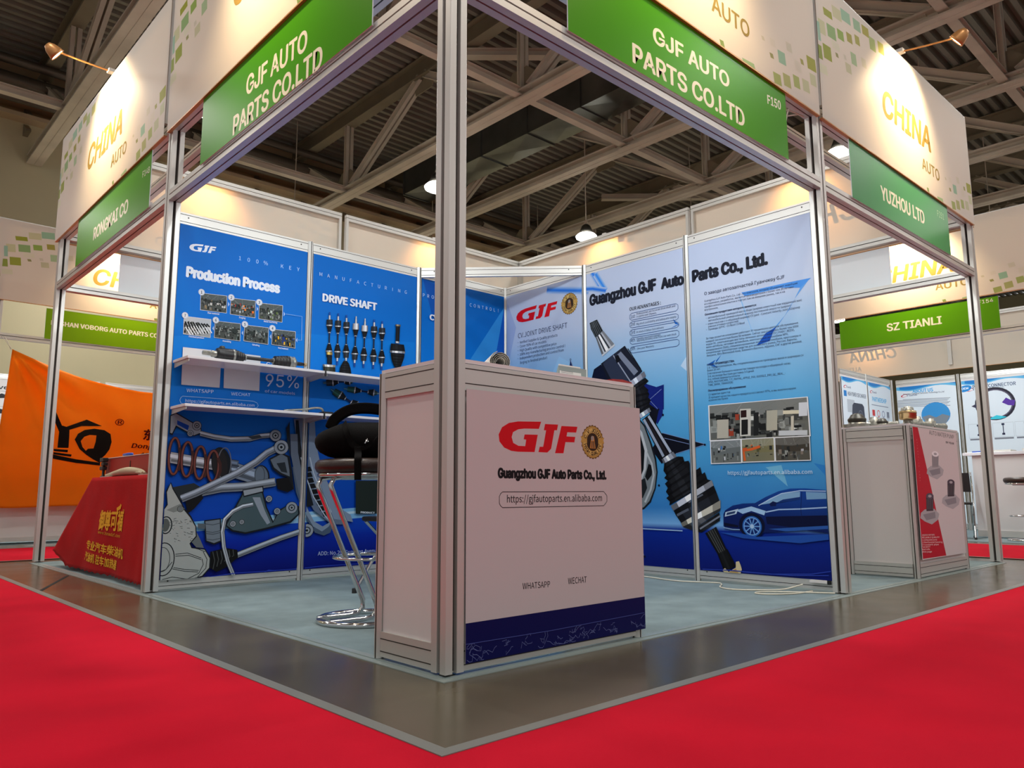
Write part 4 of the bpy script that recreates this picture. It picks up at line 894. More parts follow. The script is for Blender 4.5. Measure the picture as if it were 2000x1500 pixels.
for t_, bl, br in (('• Verified Supplier & Quality products', (1158,960), (1545,884)), ('• Cover 95% of car models', (1158,1000), (1437,946)), ('• High Quality with competitive price', (1158,1038), (1535,968)), ('• 100% key manufacturing process control !', (1158,1078), (1620,988)), ('• Independent production and control from', (1158,1116), (1605,1030)), ('forging to finished product', (1180,1155), (1445,1104))):
    aR.text(t_, bl, br, (bl[0], bl[1]-24), (22, 44, 92), .006, k='H')
aR.poly([(1672,1110),(1655,1230),(1640,1300),(1760,1320),(1720,1230)], (14, 34, 84), 'H'); aR.line([(1672,1110),(1700,1200),(1735,1245)], 4, (150, 170, 200), 'H'); aR.ring((1672, 1112), 6, 9, 3, (20, 40, 90), k='H')
# headline
aR.text('Guangzhou GJF', (122, 728), (595, 614), (120, 657), INK, 0.075, k='D', font='sans'); aR.text('Auto', (640, 607), (795, 572), (642, 535), INK, 0.075, k='D', font='sans'); aR.text('Parts Co., Ltd.', (866, 556), (1400, 428), (866, 480), INK, 0.075, k='D', font='sans')
aR.text('OUR ADVANTAGES :', (407, 768), (632, 720), (407, 744), INK, .02, k='D')
for i, (tl, tr, br, bl) in enumerate((((408,788),(757,712),(757,765),(408,838)), ((408,850),(757,785),(760,830),(410,893)), ((408,908),(762,845),(762,885),(412,952)), ((410,965),(764,905),(764,955),(412,1012)), ((412,1030),(765,970),(765,1020),(414,1075)))):
    r = .10; L = lambda p, q, f: (p[0]+(q[0]-p[0])*f, p[1]+(q[1]-p[1])*f); v = .25; h_ = .04
    aR.line([L(tl,tr,h_), L(tl,tr,1-h_), L(tr,br,v), L(tr,br,1-v), L(br,bl,h_), L(br,bl,1-h_), L(bl,tl,v), L(bl,tl,1-v)], 3, (60, 90, 140), 'D', closed=True)
for t_, y in (('1st', 822), ('2nd', 878), ('3rd', 938), ('4th', 995), ('5th', 1055)): aR.text(t_, (415, y), (446, y-7), (415, y-24), (40, 60, 100), 0, k='D')
for t_, bl, br in (('Professional ,we focus on drive shaft and', (457,797), (737,737)), ('cv joints over 20years', (457,816), (600,788)), ('Big stock availability and adequate supply.', (457,870), (748,814)), ('In stock 3-5days fast delivery', (458,928), (655,892)), ('Flexible payment options', (460,978), (632,946)), ('Warranty on every order from our own stock', (460,992), (745,940)), ('One year Warranty', (462,1048), (585,1026))):
    aR.text(t_, bl, br, (bl[0], bl[1]-14), (40, 60, 100), 0, k='D')
TXT = (44, 54, 84)
aR.text('О заводе автозапчастей Гуанчжоу GJF', (948, 655), (1528, 532), (948, 632), (30, 40, 70), .012, k='D')
for t_, x, y, x2, y2, bd in (('Guangzhou GJF Auto Parts Co., Ltd - это компания, которая объединяет новейшие', 948, 704, 1622, 573, 0), ('исследования, разработки, является производителем с более чем 20-летним', 948, 726, 1592, 600, 0), ('профессиональным опытом и торгует как на внешнем рынке, так и на', 950, 747, 1530, 634, 0), ('внутреннем.', 950, 768, 1048, 750, 0),
    ('Основными продуктами которого являются:', 952, 802, 1325, 730, .03), ('• автомобильный приводной вал в сборе (широко известный как карданный вал)', 960, 828, 1652, 695, 0), ('автомобильный универсальный шарнир постоянной скорости (широко', 977, 846, 1575, 734, 0), ('• известный как с-v-образный шарнир) CV joint - Constant Velocity Joint (Шарнир', 960, 872, 1640, 746, 0), ('равных угловых скоростей)', 977, 888, 1195, 848, 0), ('• Приводы ШРУС - CV Boot CV Boot', 962, 912, 1240, 860, 0),
    ('За годы развития в компании работают 30 технических центров обслуживания', 960, 975, 1625, 860, 0), ('каждый численностью более 50 человек. Сейчас она развилась более чем 6000', 960, 997, 1628, 884, 0), ('кодов ОЕ, охватывающих все типы легковых автомобилей EV ( PHEV \\ REEV),', 962, 1018, 1600, 911, 0), ('мини-автобусы, легковые автомобили, многоцелевые автомобили MPV,', 962, 1038, 1555, 941, 0), ('внедорожники (SUV), специализированные легковые автомобили, кроссоверы и', 963, 1059, 1645, 950, 0), ('специальные транспортные средства для китайского рынка, России, Европы,', 963, 1079, 1620, 976, 0), ('Америки, Юго-Восточной Азии, Ближнего Востока, Африки, СНГ и других рынков.', 965, 1099, 1655, 993, 0),
    ('НАШИ ПРЕИМУЩЕСТВА:', 968, 1165, 1165, 1136, .03), ('1-й. Профессионализм. Мы специализируемся на приводных валах и шарнирах cv', 968, 1187, 1665, 1093, 0), ('более 20 лет.', 968, 1207, 1065, 1193, 0), ('2-ое наличие большого количества товара на складе и обширный запас.', 970, 1228, 1575, 1151, 0), ('3-й, на складе быстрая доставка 3-5 дней', 972, 1249, 1305, 1208, 0), ('4-е, гибкие варианты оплаты', 973, 1270, 1205, 1241, 0), ('(VISA, MASTERCARD, T/T, PAYPAL, APPLE_PAY, GOOGLE_PAY, GC_REAL_-', 975, 1291, 1535, 1225, 0), ('TIME_BANK_TRANSFER)', 976, 1312, 1155, 1291, 0),
    ('Послепродажное обслуживание', 977, 1352, 1248, 1320, .03), ('1) гарантия один год', 978, 1380, 1135, 1360, 0), ('2) процент качества нашего продукта составляет 97%, и мы компенсируем', 979, 1402, 1610, 1332, 0), ('количество брака', 980, 1422, 1118, 1405, 0)):
    aR.text(t_, (x, y), (x2, y2), (x, y-14), TXT, bd, k='D')
# dark folded shapes behind the big shaft
for pts, c in ((((655,1300),(525,1345),(610,1480),(655,1480)), (14, 34, 110)), (((200,1155),(150,1190),(128,1280),(240,1330),(260,1250)), (12, 18, 40))): aR.poly([aR.px(p, 'D') for p in pts], c)
for pts, c in ((((150,-60),(340,0),(338,180),(300,245),(240,140)), (16, 32, 116)), (((335,305),(640,385),(430,450),(330,520),(260,420)), (10, 12, 24)), (((240,100),(310,150),(290,250),(330,330),(260,300)), (12, 14, 26)), (((180,880),(190,930),(175,925)), (10, 20, 60))): aR.poly([aR.px(p, 'C') for p in pts], c)
for pts in (((335,305),(640,385)), ((430,450),(640,385)), ((300,330),(560,392)), ((250,70),(330,0)), ((245,75),(310,145)), ((180,1080),(210,1165))): aR.line(pts, 3, (120, 140, 190), 'C')
for p in ((632,388),(340,180),(308,143),(312,672),(212,1168)): aR.ell(p, 7, 8, (10, 16, 40), k='C')
# wheel
aR.poly([(100,150),(160,185),(215,255),(262,380),(292,480),(303,580),(290,690),(255,790),(210,835),(160,852),(100,850)], OUT, 'C'); aR.poly([(100,165),(160,200),(208,262),(250,380),(282,490),(294,580),(282,690),(246,780),(205,825),(100,840)], (120, 128, 132), 'C')
aR.poly([(100,230),(160,250),(195,310),(225,420),(215,560),(185,660),(100,680)], (16, 18, 20), 'C'); aR.poly([(150,240),(195,300),(232,430),(222,560),(180,670),(165,665),(205,560),(212,430),(180,310)], (186, 190, 194), 'C'); aR.poly([(240,520),(270,540),(262,600),(232,640),(215,610)], (18, 20, 22), 'C'); aR.poly([(160,650),(215,620),(230,690),(200,760),(160,740)], (30, 34, 36), 'C'); aR.line([(225,440),(262,520),(276,600),(255,700),(215,790)], 12, (178, 184, 188), 'C')
# big drive shaft
D_ = lambda *q: [((a, b), (c, d)) for a, b, c, d in q]
quads(aR, D_((118,856,172,830), (128,900,192,868), (160,962,214,912)), [(44, 48, 50), (28, 32, 34)], 'D')
for i in range(6): f = i/5; aR.line([(122+52*f,862-26*f),(162+52*f,958-46*f)], 3, (96, 104, 110), 'D')
quads(aR, D_((163,962,217,912), (206,1085,298,1010)), [(176, 182, 190)], 'D')
for f in (.25, .6): aR.line([(165+50*f,960-45*f),(212+88*f,1085-70*f)], 9, (40, 44, 50), 'D')
aR.line([(208,1092),(300,1012)], 10, (200, 206, 212), 'D')
quads(aR, D_((200,1150,372,1020), (310,1395,500,1205)), [(34, 40, 58)], 'D'); aR.poly([(215,1150),(290,1085),(400,1250),(330,1370)], (44, 52, 72), 'D'); aR.poly([(318,1085),(345,1062),(470,1205),(440,1235)], (120, 130, 150), 'D'); aR.line([(290,1090),(415,1280)], 7, (150, 158, 176), 'D'); aR.poly([(300,1100),(325,1085),(345,1125),(315,1148)], (10, 12, 16), 'D'); aR.line([(395,1040),(490,1190)], 5, (10, 10, 12), 'D')
quads(aR, D_((392,1292,512,1205), (415,1325,526,1240)), [(150, 156, 172)], 'D')
rib_cone(aR, D_((405,1330,520,1250), (400,1365,545,1275), (430,1395,512,1310), (425,1425,545,1340), (455,1450,525,1375), (450,1480,562,1415), (480,1510,545,1450), (480,1540,590,1470)), (26, 27, 30), 'D')
rib_cone(aR, D_((130,10,225,0), (140,60,245,35), (150,100,232,75), (155,140,250,95), (160,170,240,118)), (24, 25, 28), 'C')
quads(aR, D_((160,185,245,130), (175,212,258,155)), [(156, 164, 180)], 'C'); quads(aR, D_((196,214,250,172), (335,492,408,440)), [(16, 17, 19)], 'C')
aR.line([(208,212),(345,470)], 16, (150, 160, 180), 'C'); aR.line([(240,188),(395,442)], 16, (168, 178, 196), 'C'); aR.line([(222,200),(372,458)], 8, (40, 30, 34), 'C')
quads(aR, D_((332,490,410,436), (346,520,438,470)), [(160, 166, 180)], 'C')
rib_cone(aR, D_((350,520,445,470), (345,570,480,472), (365,600,490,505), (350,620,520,500), (375,640,535,540), (355,660,545,515), (375,690,575,570), (362,715,600,545), (382,745,615,600), (365,760,632,580), (390,785,650,630), (386,810,682,640)), (26, 27, 30), 'C')
quads(aR, D_((396,815,680,635), (414,848,694,672)), [(176, 180, 192)], 'C'); quads(aR, D_((416,848,694,674), (432,880,714,722), (470,935,738,790)), [(20, 21, 24), (34, 37, 44)], 'C')
aR.line([(520,790),(620,735)], 10, (92, 98, 110), 'C'); aR.line([(440,880),(520,838)], 14, (84, 90, 104), 'C')
quads(aR, D_((466,935,742,775), (480,960,742,830), (545,985,738,850)), [(196, 192, 178), (60, 62, 66)], 'C'); quads(aR, D_((545,985,735,860), (610,1000,738,918)), [(26, 28, 32)], 'C'); aR.line([(600,975),(740,885)], 10, (120, 126, 140), 'C')
quads(aR, D_((636,1005,712,960), (728,1160,785,1118)), [(24, 25, 27)], 'C')
for f in (.2, .4, .6, .8): aR.line([(640+70*f,1005-42*f),(728+56*f,1155-38*f)], 3, (92, 94, 90), 'C')
quads(aR, D_((722,1150,790,1115), (770,1275,852,1235)), [(18, 19, 21)], 'C')
aR.poly([(755,1262),(775,1248),(800,1275),(850,1245),(850,1205),(872,1200),(884,1230),(892,1258),(880,1296),(820,1288),(780,1285)], (206, 190, 150), 'C'); aR.poly([(800,1278),(850,1250),(860,1270),(875,1290),(830,1290)], (182, 150, 96), 'C')
# factory photos and link
WHT = (222, 226, 230)
collage(aR, [(665,118),(1345,58),(1364,324),(674,357)], 31, (92, 94, 88), [(196, 196, 180), (150, 60, 40), (210, 212, 205), (60, 62, 60)], 'C', n=150, fw=8)
for x0_, y0_, x1_, y1_, c in ((720,215,800,345,(176,172,158)), (880,140,955,330,(196,194,184)), (885,150,925,200,(40,20,20)), (890,215,935,320,(26,26,26)), (975,165,1010,325,(30,32,32)), (1065,150,1140,290,(168,166,150)), (1180,150,1310,175,(206,200,176)), (1235,190,1255,300,(190,186,170)), (1290,95,1350,190,(200,206,212)), (1150,290,1350,325,(188,194,198))): aR.poly([(x0_,y0_),(x1_,y0_-4),(x1_,y1_-4),(x0_,y1_)], c, 'C')
collage(aR, [(676,366),(882,354),(888,510),(682,517)], 32, (98, 104, 104), [(60, 110, 170), (196, 200, 204)], 'C', n=26, fw=5)
collage(aR, [(893,352),(1113,341),(1120,500),(898,508)], 33, (116, 112, 80), [(210, 96, 40), (80, 80, 50)], 'C', n=22, fw=5)
aR.line([(915,500),(905,430),(960,420),(1020,400)], 16, (206, 92, 42), 'C'); aR.line([(900,425),(930,420)], 22, (196, 84, 40), 'C')
collage(aR, [(1126,342),(1362,330),(1370,493),(1132,500)], 34, (60, 56, 48), [(170, 170, 176), (120, 110, 100)], 'C', n=30, fw=5)
aR.text('https://gjfautoparts.en.alibaba.com', (797, 597), (1385, 590), (797, 572), (196, 218, 234), .004, k='C')
# car
CARC = lambda p: mixc((8, 26, 84), (24, 80, 170), max(0, min(1, (p[1]-.45)/.25)))
aR.poly([(765,872),(778,845),(830,812),(900,798),(985,795),(1060,752),(1150,712),(1230,694),(1330,692),(1500,706),(1500,1005),(1335,985),(1050,1000),(1010,1005),(880,985),(790,975),(766,955)], CARC, 'C')
aR.poly([(1015,808),(1090,762),(1165,728),(1300,715),(1298,772),(1130,790)], (120, 160, 196), 'C'); aR.poly([(1340,716),(1495,722),(1495,765),(1345,770)], (110, 152, 190), 'C'); aR.poly([(1120,800),(1180,770),(1300,752),(1298,772),(1130,795)], (20, 50, 110), 'C')
aR.poly([(1085,800),(1110,782),(1135,790),(1132,815),(1095,818)], (10, 24, 70), 'C'); aR.line([(1010,812),(1090,768),(1170,728),(1300,708),(1495,712)], 5, (170, 196, 226), 'C')
aR.poly([(850,845),(960,818),(1060,850),(1050,880),(960,850),(900,870)], (150, 186, 220), 'C'); aR.line([(1060,858),(1150,840),(1300,836),(1490,825)], 8, (150, 180, 216), 'C'); aR.poly([(780,858),(870,835),(855,870),(775,890)], (176, 196, 216), 'C'); aR.poly([(790,862),(850,850),(845,866),(785,880)], (40, 60, 100), 'C')
aR.poly([(1060,890),(1490,880),(1495,960),(1300,972),(1070,940)], (6, 14, 50), 'C'); aR.poly([(1080,975),(1495,952),(1495,975),(1200,992)], (40, 84, 160), 'C'); aR.line([(1312,715),(1305,840),(1320,960)], 3, (10, 20, 60), 'C'); aR.poly([(768,930),(870,950),(868,965),(775,955)], (8, 14, 40), 'C'); aR.line([(766,965),(830,978),(880,980)], 6, (130, 160, 200), 'C')
aR.ell((963,950), 92, 88, (6, 14, 44), k='C'); aR.ell((965,957), 68, 72, (36, 92, 170), k='C'); aR.ell((965,957), 58, 62, (10, 34, 96), k='C')
cx, cy = aR.px((965,957), 'C'); rr = abs(aR.px((1020,957), 'C')[0]-cx)
for i in range(10): an = i*PI/5; aR.line([(cx, cy), (cx+rr*math.cos(an), cy+rr*1.0*math.sin(an))], rr*.14, (96, 146, 206))
aR.ell((965,957), 14, 15, (160, 190, 220), k='C'); aR.ring((965,957), 56, 60, 6, (110, 156, 210), k='C')
aR.poly([(740,1000),(880,1005),(1000,1030),(1500,1012),(1500,1050),(1300,1075),(900,1040)], lambda p: mixc(pale(p), (60, 120, 190), .45), 'C'); aR.line([(180,972),(480,988)], 6, (150, 180, 214), 'C')
for pts in ([(620,1255),(800,1262),(1100,1290),(1380,1290),(1520,1270)], [(900,1275),(1250,1300),(1500,1300)]): aR.line(pts, 5, (40, 62, 160), 'C')
for s0, s1, l in ((.026, .956, 'pale blue banner with red logo and gold badge, at the inner corner'), (1.006, 1.956, 'pale blue banner with the large printed drive shaft'), (2.006, 2.934, 'pale blue banner with small text, factory photos and a blue car')):
    aR.build('banner', clip=(s0, s1, .078, 2.398), bg=pale, grid=(6, 60), back=.0012, edge=(120, 150, 190), label=l, cat='banner', group='pale wall banners')

# ---------------------------------------------------------------- counter fronts
aC = Art((0, -.004, 0), (1, 0, 0)); INKC = (26, 24, 28)
_lg2 = [[aC.px(p, 'F') for p in g] for g in LG]
for g in _lg2: aC.poly(g, RED)
bc = aC.px((733, 377), 'E'); badge(aC, bc, abs(aC.px((733, 302), 'E')[1]-bc[1]))
aC.text('Guangzhou GJF Auto Parts Co., Ltd.', (308, 537), (793, 544), (308, 496), INKC, 0.075, k='E', font='sans')
tl, tr, br, bl = (312, 602), (797, 600), (797, 664), (312, 673); L = lambda p, q, f: (p[0]+(q[0]-p[0])*f, p[1]+(q[1]-p[1])*f)
aC.line([L(tl,tr,.03), L(tl,tr,.97), L(tl,tr,.99)[:1]+(612,), L(tr,br,.3), L(tr,br,.7), (790,655), L(br,bl,.03), L(br,bl,.97), (317,664), L(bl,tl,.3), L(bl,tl,.7), (318,610)], 2.2, INKC, 'E', closed=True)
aC.text('https://gjfautoparts.en.alibaba.com', (347, 650), (775, 643), (347, 618), INKC, .004, k='E')
aC.text('WHATSAPP', (417, 1041), (541, 1031), (417, 1013), INKC, 0, k='E'); aC.text('WECHAT', (622, 1018), (706, 1010), (622, 990), INKC, 0, k='E')
zb = .040; zt = .172
aC.poly([(0, 0), (1.2, 0), (1.2, zt), (0, zt)], (10, 14, 78))
rnd = random.Random(9)
for i in range(56):
    x = rnd.uniform(.08, 1.06); z = rnd.uniform(zb+.006, zb+.055); p = [(x, z)]
    for j in range(4): x += rnd.uniform(-.004, .022); z = min(zb+.062, max(zb+.004, z+rnd.uniform(-.016, .016))); p.append((x, z))
    aC.line(p, .0016, (104, 112, 168))
aC.line([(.08, zb+.064), (.5, zb+.060), (1.06, zb+.066)], .0025, (70, 80, 150))
aC.build('counter_banner', clip=(.083, 1.068, zb, .978), bg=(200, 190, 193), back=.0014, edge=(190, 186, 188), label='white banner with red logo taped over the front of the reception counter', cat='banner')
# folds where the banner bunches under the counter rail
aY = Art((0, -.006, 0), (1, 0, 0))
aY.poly([(545,440),(575,455),(745,1215),(608,1235)], (190, 22, 46), 'W')
aY.text('AUTO WATER PUMP', (645, 505), (790, 533), (646, 482), (30, 30, 36), .0, k='W'); aY.text('ENGINE COOLING', (680, 470), (780, 487), (680, 460), (40, 40, 46), .02, k='W'); aY.text('BY YEAR', (743, 557), (790, 565), (743, 546), (60, 60, 66), .03, k='W')
aY.spread('AUTOMOTIVE PUMP', (572, 540), (592, 780), 7, (235, 200, 200), 'W')
def pump(c, s_, dark):
    x, y = c; aY.poly([(x-52*s_,y+20*s_),(x-30*s_,y),(x+25*s_,y-4),(x+55*s_,y+26*s_),(x+48*s_,y+60*s_),(x+12*s_,y+88*s_),(x-30*s_,y+70*s_),(x-56*s_,y+50*s_)], (176, 176, 182), 'W'); aY.poly([(x-40*s_,y+30*s_),(x+30*s_,y+14*s_),(x+34*s_,y+50*s_),(x-20*s_,y+64*s_)], (140, 140, 148), 'W')
    aY.poly([(x-22*s_,y-75*s_),(x+22*s_,y-78*s_),(x+20*s_,y+8*s_),(x-20*s_,y+10*s_)], dark, 'W'); aY.ell((x,y-78*s_), 22*s_, 18*s_, tuple(min(255, v*1.6) for v in dark), k='W'); aY.ell((x,y-78*s_), 10*s_, 8*s_, (170, 170, 176), k='W')
    for i in range(4): aY.line([(x-16*s_+10*s_*i,y-60*s_),(x-15*s_+10*s_*i,y)], 2, (120, 120, 128), 'W')
pump((680, 690), .9, (150, 150, 156)); pump((772, 860), .95, (44, 38, 48)); pump((648, 945), 1.0, (54, 48, 58))
for i in range(8): y = 1098+14*i; aY.text(('WENZHOU PUMP PARTS', 'RELIABLE QUALITY', '1 cooling water pump', '2 thermostat housing', '3 coolant pipe', 'Tel 0577', 'Mail info', 'Web page')[i], (603, y+2), ((676, 704, 690, 722, 700, 650, 648, 660)[i], y), (603, y-7), (240, 214, 216), .01, k='W')
x0, z0 = aY.px((548, 1235), 'W'); q = [aY.px(p, 'W') for p in ((545,440),(800,478),(845,1208),(605,1235))]
aY.build('pump_poster', clip=(min(q[0][0], q[3][0]), max(q[1][0], q[2][0])-.005, (q[3][1]+q[2][1])/2, 1.072), bg=(214, 208, 210), back=.0012, edge=(200, 196, 198), label='red and white water pump poster stuck on the pump counter front', cat='poster')
# ================================================================== furniture and things
def ribbon(b, pts, wv, th=.004, m=0):
    wv = Vector(wv); P = [Vector(p) for p in pts]; n = len(P); vs = []
    for i, p in enumerate(P):
        t = (P[min(i+1, n-1)]-P[max(i-1, 0)]).normalized(); nn = t.cross(wv).normalized()*th/2
        vs += [p-wv/2-nn, p+wv/2-nn, p+wv/2+nn, p-wv/2+nn]
    fs = [(4*i+k, 4*i+(k+1) % 4, 4*i+4+(k+1) % 4, 4*i+4+k) for i in range(n-1) for k in range(4)] + [(3, 2, 1, 0), (4*n-4, 4*n-3, 4*n-2, 4*n-1)]
    b.add(vs, fs, m, False)
def smooth_path(pts, n=8):
    P = [Vector(p) for p in pts]; Q = [P[0]*2-P[1]] + P + [P[-1]*2-P[-2]]; out = []
    for i in range(1, len(Q)-2):
        for k in range(n):
            t = k/n; a, b_, c, d = Q[i-1], Q[i], Q[i+1], Q[i+2]
            out.append(.5*((2*b_)+(c-a)*t+(2*a-5*b_+4*c-d)*t*t+(3*b_-a-3*c+d)*t**3))
    return out + [P[-1]]
# local frame of the stool as seen from the aisle
dv = Vector((.529, .849, 0)); rv = Vector((.849, -.529, 0))
def stool(label, loc, rz=0):
    t = thing('bar_stool', label, 'bar stool', loc, rz, group='chrome bar stools')
    L = (math.cos(.45)*rv + math.sin(.45)*dv); S_ = (-math.sin(.45)*rv + math.cos(.45)*dv)
    b = MB('chrome'); b.torus((.02*rv), .215, .016, 44, 10); b.v = [(x, y, z+.016) for x, y, z in b.v]; b.build('base_ring', t)
    for sg in (-1, 1):
        o = S_*sg*.075; P = [(-.19, .026), (-.02, .026), (.02, .03), (.045, .055), (.045, .09), (-.185, .60), (-.205, .65), (-.19, .682), (-.14, .690), (.14, .690)]
        b = MB('chrome'); b.tube([L*l + o + Vector((0, 0, z)) for l, z in P], .0125, 12); b.build('leg', t)
    b = MB('chrome'); b.torus((0, 0, 0), .17, .008, 40, 8); b.v = [(x+.035*rv.x, y+.035*rv.y, z+.307) for x, y, z in b.v]; b.build('foot_ring', t)
    b = MB('chrome'); b.torus((0, 0, 0), .215, .011, 44, 10); b.v = [(x, y, z+.70) for x, y, z in b.v]; b.build('seat_ring', t)
    b = MB('leather'); b.lathe([(0, .706), (.20, .706), (.228, .714), (.238, .735), (.236, .758), (.222, .772), (.18, .778), (0, .780)], n=40); b.build('seat', t)
    return t
st = stool('chrome bar stool with dark seat beside the counter, carrying a black bag', (.42, 1.2, 0))
c0 = Vector((.42, 1.2, 0))
def SV(r, d, z): return c0 + rv*r + dv*d + Vector((0, 0, z))
# black bag on the stool
bag = thing('backpack', 'black backpack with looped straps lying on the bar stool seat', 'bag', (.42, 1.2, .781))
b = MB('fabric'); g = []
for iz, (z, sx, sy) in enumerate(((.782, .17, .11), (.80, .225, .15), (.85, .25, .17), (.90, .245, .165), (.935, .20, .13), (.955, .12, .07))):
    for k in range(24):
        a = 2*PI*k/24; ca, sa = math.cos(a), math.sin(a); e_ = .55
        g.append(SV(math.copysign(abs(ca)**e_, ca)*sx+.01+.012*math.sin(3*a+iz), math.copysign(abs(sa)**e_, sa)*sy, z+.008*math.sin(2*a+iz)))
b.add(g, [(i*24+k, i*24+(k+1) % 24, (i+1)*24+(k+1) % 24, (i+1)*24+k) for i in range(5) for k in range(24)] + [tuple(range(24))[::-1], tuple(range(120, 144))], 0, True)
b.build('body', wp=bag, sub=1)
b = MB('fabric'); ribbon(b, [SV(r, -.02, z) for r, d, z in [(p.x, 0, p.z) for p in smooth_path([(-.17, 0, .925), (-.145, 0, .975), (-.08, 0, 1.018), (.0, 0, 1.03), (.10, 0, 1.018), (.19, 0, .985), (.235, 0, .92)])]], dv*.07, .05); b.build('handle', wp=bag, bevel=.006)
for nm, P in (('shoulder_strap', [(-.10, -.13, .945), (-.085, -.178, .90), (-.06, -.185, .845), (-.02, -.187, .822), (.03, -.187, .835), (.06, -.185, .88), (.12, -.165, .935), (.20, -.10, .965)]), ('hanging_strap', [(-.035, -.19, .83), (-.03, -.20, .80), (-.03, -.246, .775), (-.03, -.25, .74), (-.028, -.25, .672)])):
    b = MB('fabric'); pts = smooth_path(P); ribbon(b, [SV(*p) for p in pts], (rv*.032 if nm[0] == 'h' else (rv*.02+Vector((0, 0, .022)))), .006); b.build(nm, wp=bag)
b = MB('chrome'); b.tube([SV(.0, -.196, .845), SV(.012, -.199, .866), SV(.014, -.197, .852)], .004, 6); b.build('buckle', wp=bag)
# folding chair behind the counter
def folding_chair(label, loc, rz, col='black'):
    t = thing('folding_chair', label, 'chair', loc, rz, group='folding chairs')
    for s in (-1, 1):
        b = MB('chrome'); b.tube([(s*.2, -.24, .012), (s*.2, -.02, .30), (s*.2, .2, .62), (s*.19, .235, .86)], .011, 8); b.build('leg', t)
        b = MB('chrome'); b.tube([(s*.18, .24, .012), (s*.18, .02, .27), (s*.18, -.18, .44)], .011, 8); b.build('leg', t)
        for y in (-.24, .24):
            b = MB('rubber'); b.lathe([(.016, 0), (.016, .03), (.012, .035)], (s*(.2 if y < 0 else .18), y, 0), n=12); b.build('rubber_foot', t)
    b = MB(col); b.box(-.19, .19, -.21, .17, .44, .47); b.build('seat', t, bevel=.012)
    b = MB(col); b.extrude([(-.185, .60), (.185, .60), (.175, .85), (-.175, .85)], (0, .19, 0), (1, 0, 0), (0, 0, 1), (0, .025, 0)); b.build('backrest', t, bevel=.01)
    return t
fc = folding_chair('black folding chair with chrome legs half hidden behind the counter', (1.212, 1.96, 0), -1.43)
# drive shaft on the upper shelf
d = thing('drive_shaft', 'black car drive shaft with ribbed boots lying on the upper shelf', 'drive shaft', (.58, 2.84, 1.47))
ax = (1, 0, 0); o = (0, 2.84, 1.470+.046)
def seg(nm, prof, m, n=22):
    b = MB(m); b.lathe([(r, x) for x, r in prof], o, ax, n); b.build(nm, wp=d)
seg('splined_stub', [(.215, 0), (.215, .014), (.27, .015), (.272, .022), (.305, .022)], 'metalcast')
seg('joint_housing', [(.30, .02), (.305, .04), (.315, .044), (.40, .045), (.412, .044), (.42, .040)], 'rubber'); seg('clamp_band', [(.405, .0455), (.418, .0465), (.42, .044)], 'metalcast')
seg('boot', [p for i in range(4) for p in ((.422+.018*i, .044-.005*i), (.430+.018*i, .045-.005*i), (.434+.018*i, .036-.005*i))]+[(.497, .02)], 'rubber'); seg('clamp_band', [(.494, .0205), (.502, .021), (.503, .013)], 'metalcast')
seg('shaft_bar', [(.50, .0125), (.70, .0125)], 'rubber'); seg('clamp_band', [(.692, .02), (.700, .021), (.702, .015)], 'metalcast')
seg('boot', [(.70, .018)]+[p for i in range(5) for p in ((.704+.021*i, .034+.003*i), (.713+.021*i, .036+.0028*i), (.718+.021*i, .029+.003*i))]+[(.81, .045)], 'rubber')
seg('joint_housing', [(.808, .0455), (.822, .046), (.824, .042), (.838, .044), (.846, .046), (.85, .040), (.862, .028), (.868, .015)], 'metalcast'); seg('splined_stub', [(.865, .014), (.915, .013), (.92, .010), (.935, .010)], 'rubber'); seg('nut', [(.925, .014), (.945, .014)], 'brass', 6)
b = MB('metaldark'); b.lathe([(.018, 0), (.018, .012), (.010, .018)], (.34, 2.84, 1.556), n=14); b.build('mounting_boss', wp=d)
# bent hose and hose tail on the lower shelf
d = thing('bent_pipe', 'thin bent metal pipe lying on the lower shelf near the slim post', 'pipe', (1.0, 2.86, 1.168))
b = MB('metalcast'); b.tube(smooth_path([(.80, 2.86, 1.182), (.95, 2.86, 1.20), (1.03, 2.85, 1.215), (1.075, 2.84, 1.212), (1.092, 2.84, 1.185), (1.095, 2.84, 1.172)]), .008, 10); b.build('pipe', wp=d)
b = MB('black'); b.box(1.075, 1.15, 2.80, 2.88, 1.1685, 1.19); b.build('fitting', wp=d, bevel=.004)
# on the counter
p = thing('paper_roll', 'roll of white paper lying on the counter top', 'paper roll', (.48, .31, 1.088))
b = MB('paper'); sp = [(.012+.0024*i*.5)*1.0 for i in range(0)]; pts = []
for i in range(64): a = i*.42; r = .016+.0011*i*.42*1.0; pts.append((r*math.cos(a), r*math.sin(a)))
inner = [(.9*x if False else x*(1-.0009/max(.01, math.hypot(x, y))), y*(1-.0009/max(.01, math.hypot(x, y)))) for x, y in pts]
Rm = max(math.hypot(*q) for q in pts); ya, yb = Vector((.40, .17, 1.0885+Rm)), Vector((.52, .37, 1.0885+Rm)); dd = yb-ya; aa = Vector((-dd.y, dd.x, 0)).normalized()
n = len(pts); vs = []
for q in (ya, yb):
    for pr in (pts, inner): vs += [q + aa*x + Vector((0, 0, y)) for x, y in pr]
for i in range(n-1): b.add([vs[i], vs[i+1], vs[2*n+i+1], vs[2*n+i], vs[n+i], vs[n+i+1], vs[3*n+i+1], vs[3*n+i]], [(0, 1, 2, 3), (7, 6, 5, 4), (0, 4, 5, 1), (3, 2, 6, 7)], 0)
b.build('sheet', wp=p)
b = MB('paper'); b.extrude([(0, 0), (.22, .0), (.22, .002), (.12, .022), (.0, .004)], (.16, .12, 1.0885), (.85, .1, 0), (0, 0, 1), (-.06, .17, 0)); b.build('paper_sheet', label='loose white paper sheets beside the paper roll on the counter', cat='paper', origin=(.3, .25, 1.0885))
